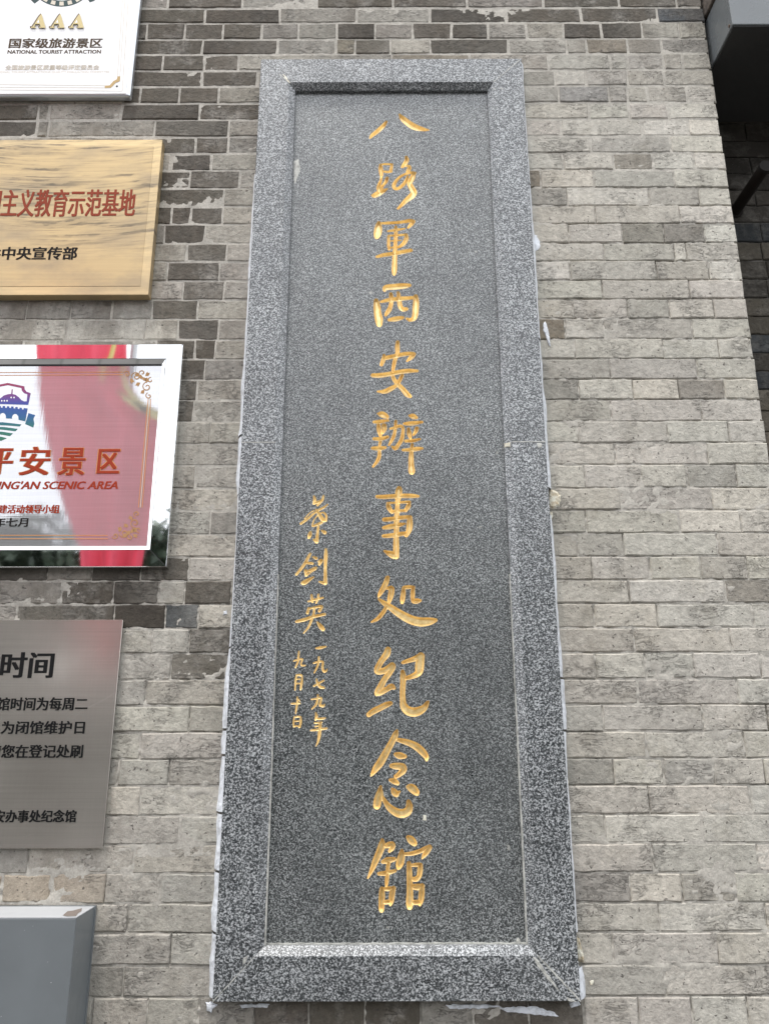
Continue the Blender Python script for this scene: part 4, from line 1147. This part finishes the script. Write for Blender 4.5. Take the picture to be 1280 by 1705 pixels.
def crown_mesh(seed, n, cz, rx, rz):
    r = random.Random(seed)
    V, Fs = [], []
    cl = [(r.gauss(0, rx * .42), r.gauss(0, rx * .42), cz + r.uniform(-rz, rz) * .8, r.uniform(.35, .7) * rx * .6) for _ in range(26)]
    for i in range(n):
        c = r.choice(cl)
        d = Vector((r.gauss(0, 1), r.gauss(0, 1), r.gauss(0, 1))).normalized() * c[3] * r.random() ** .4
        p = Vector(c[:3]) + d
        a = Vector((r.gauss(0, 1), r.gauss(0, 1), r.gauss(0, 1))).normalized() * .13
        b = a.cross(Vector((r.gauss(0, 1), r.gauss(0, 1), r.gauss(0, 1)))).normalized() * .07
        o = len(V)
        V += [p - a, p + b, p + a, p - b]; Fs.append([o, o + 1, o + 2, o + 3])
    me = bpy.data.meshes.new('crown'); me.from_pydata([tuple(v) for v in V], [], Fs)
    me.materials.append(M['leaf'])
    return me
def trunk_mesh(h, limbs, seed):
    r = random.Random(seed)
    bm = bmesh.new()
    bmesh.ops.create_cone(bm, segments=10, radius1=.17, radius2=.09, depth=h, matrix=Matrix.Translation((0, 0, h / 2)))
    for i in range(limbs):
        d = Vector((r.uniform(-1, 1), r.uniform(-1, 1), r.uniform(.7, 1.4))).normalized()
        L = 1.4
        q = d.to_track_quat('Z', 'Y').to_matrix().to_4x4()
        bmesh.ops.create_cone(bm, segments=7, radius1=.07, radius2=.02, depth=L, matrix=Matrix.Translation(Vector((0, 0, h * .85)) + d * L / 2) @ q)
    me = bpy.data.meshes.new('trunk'); bm.to_mesh(me); bm.free()
    me.materials.append(M['bark'])
    return me
tree0 = empty('broadleaf_tree', (-7.5, -9.5, 0), label='green broadleaf tree across the street, seen only mirrored in polished steel', cat='tree', group='trees across the street')
tr_ = bpy.data.objects.new('trunk', trunk_mesh(2.8, 6, 1)); COL.objects.link(tr_); tr_.parent = tree0
cr_ = bpy.data.objects.new('crown', crown_mesh(2, 7000, 3.9, 2.3, 1.5)); COL.objects.link(cr_); cr_.parent = tree0
for (x, y, s, a) in [(-4.2, -10.5, 1.02, 60), (-1.0, -9.8, .95, 130), (2.6, -11, 1.05, 200), (6.5, -10, 1.0, 290), (-11.5, -10.5, 1.1, 20)]:
    n = tree0.copy(); COL.objects.link(n)
    n.location = (x, y, 0); n.scale = (s, s, s); n.rotation_euler.z = R(a)
    for ch in (tr_, cr_):
        c = ch.copy(); COL.objects.link(c); c.parent = n
bush0 = empty('round_shrub', (-8, -7.6, 0), label='dense dark shrub across the street, seen only mirrored in polished steel', cat='shrub', group='shrubs across the street')
st_ = bpy.data.objects.new('stem', trunk_mesh(.6, 4, 5)); COL.objects.link(st_); st_.parent = bush0
fo_ = bpy.data.objects.new('foliage', crown_mesh(9, 4500, 1.15, 1.25, .9)); COL.objects.link(fo_); fo_.parent = bush0
for i in range(11):
    n = bush0.copy(); COL.objects.link(n)
    n.location = (-6.6 + i * 1.45, -7.6 + (i % 3) * .25, 0); n.rotation_euler.z = i * 1.3
    for ch in (st_, fo_):
        c = ch.copy(); COL.objects.link(c); c.parent = n
gw = box('garden_wall', -14, 12, -12.9, -12.6, 0, 2.6, plain('grey_render', (.28, .27, .27), .9), None, .02, 1)
tag(gw, 'low grey rendered garden wall behind the trees across the street', 'wall')
# red banner with yellow trim hanging across the way; its image fills the steel plaque
t = NT('red_cloth')
M['redcloth'] = t.done(t.mix(t.rng(t.noise(t.geo((9, 9, 1)), 1.0, 3), .35, .65), (.90, .10, .16), (.78, .07, .12)), .7)
M['yellowcloth'] = plain('yellow_cloth', (.80, .70, .30), .7)
BV = 5.665     # distance at which the mirror shows it
BY = 2 * 2.265 - BV
bn = empty('red_banner', (-1.6, BY, 0), label='long red cloth banner with yellow trim, seen only mirrored in the plaques', cat='banner')
sil = [(500, 58, 210), (540, 58, 209), (572, 58, 210), (604, 61, 211), (640, 59, 216), (670, 62, 236), (690, 66, 262), (720, 70, 280), (760, 79, 282), (800, 88, 276), (840, 100, 266), (880, 115, 256), (915, 130, 246), (960, 132, 238), (1000, 135, 222), (1040, 138, 208), (1090, 146, 192), (1130, 152, 178)]
rows = []
for v, u0, u1 in sil:
    a, b = P(u0, v, BV), P(u1, v, BV)
    rows.append([(a.x + (b.x - a.x) * i / 14, BY + .05 * math.sin(i * 1.1 + v * .006), a.z) for i in range(15)])
def cloth(name, rows, th, mat, parent):
    n, m = len(rows), len(rows[0])
    V = [p for r_ in rows for p in r_] + [(p[0], p[1] - th, p[2]) for r_ in rows for p in r_]
    Fs = []
    for j in range(n - 1):
        for i in range(m - 1):
            a = j * m + i
            Fs.append([a, a + 1, a + m + 1, a + m]); o = n * m
            Fs.append([a + o, a + m + o, a + m + 1 + o, a + 1 + o])
    rim = [i for i in range(m)] + [j * m + m - 1 for j in range(1, n)] + [(n - 1) * m + i for i in range(m - 2, -1, -1)] + [j * m for j in range(n - 2, 0, -1)]
    for i in range(len(rim)):
        a, b = rim[i], rim[(i + 1) % len(rim)]
        Fs.append([a, b, b + n * m, a + n * m])
    return mesh_from(name, V, Fs, mat, parent, smooth=True)
cloth('cloth', rows, .006, M['redcloth'], bn)
def trim(px, w):
    q = [P(u, v, BV) for u, v in px]
    pts = [(p.x, p.z) for p in q]
    return ribbon('yellow_trim', pts, w, BY + .085, M['yellowcloth'], bn, .012)
trim([(209, 590), (209, 630), (215, 650), (228, 668), (245, 684), (262, 694), (285, 702)], [.02, .03, .04, .05, .06, .08, .07])
trim([(202, 655), (214, 669), (232, 680), (250, 690)], [.01, .04, .05, .05])
trim([(196, 560), (190, 585), (180, 604), (175, 622), (173, 642)], [.03, .035, .05, .03, .008])
zp = P(130, 500, BV).z
bm = bmesh.new()
xp = P(134, 500, BV).x
bmesh.ops.create_cone(bm, segments=12, radius1=.025, radius2=.025, depth=1.1, matrix=Matrix.Translation((xp, BY, zp)) @ Matrix.Rotation(R(90), 4, 'Y'))
bmesh.ops.create_cone(bm, segments=12, radius1=.035, radius2=.03, depth=zp + .2, matrix=Matrix.Translation((P(163, 1100, BV).x, BY - .10, (zp + .2) / 2)))
bm_obj('pole', bm, plain('steel_pole', (.4, .4, .4), .4, .8), bn)
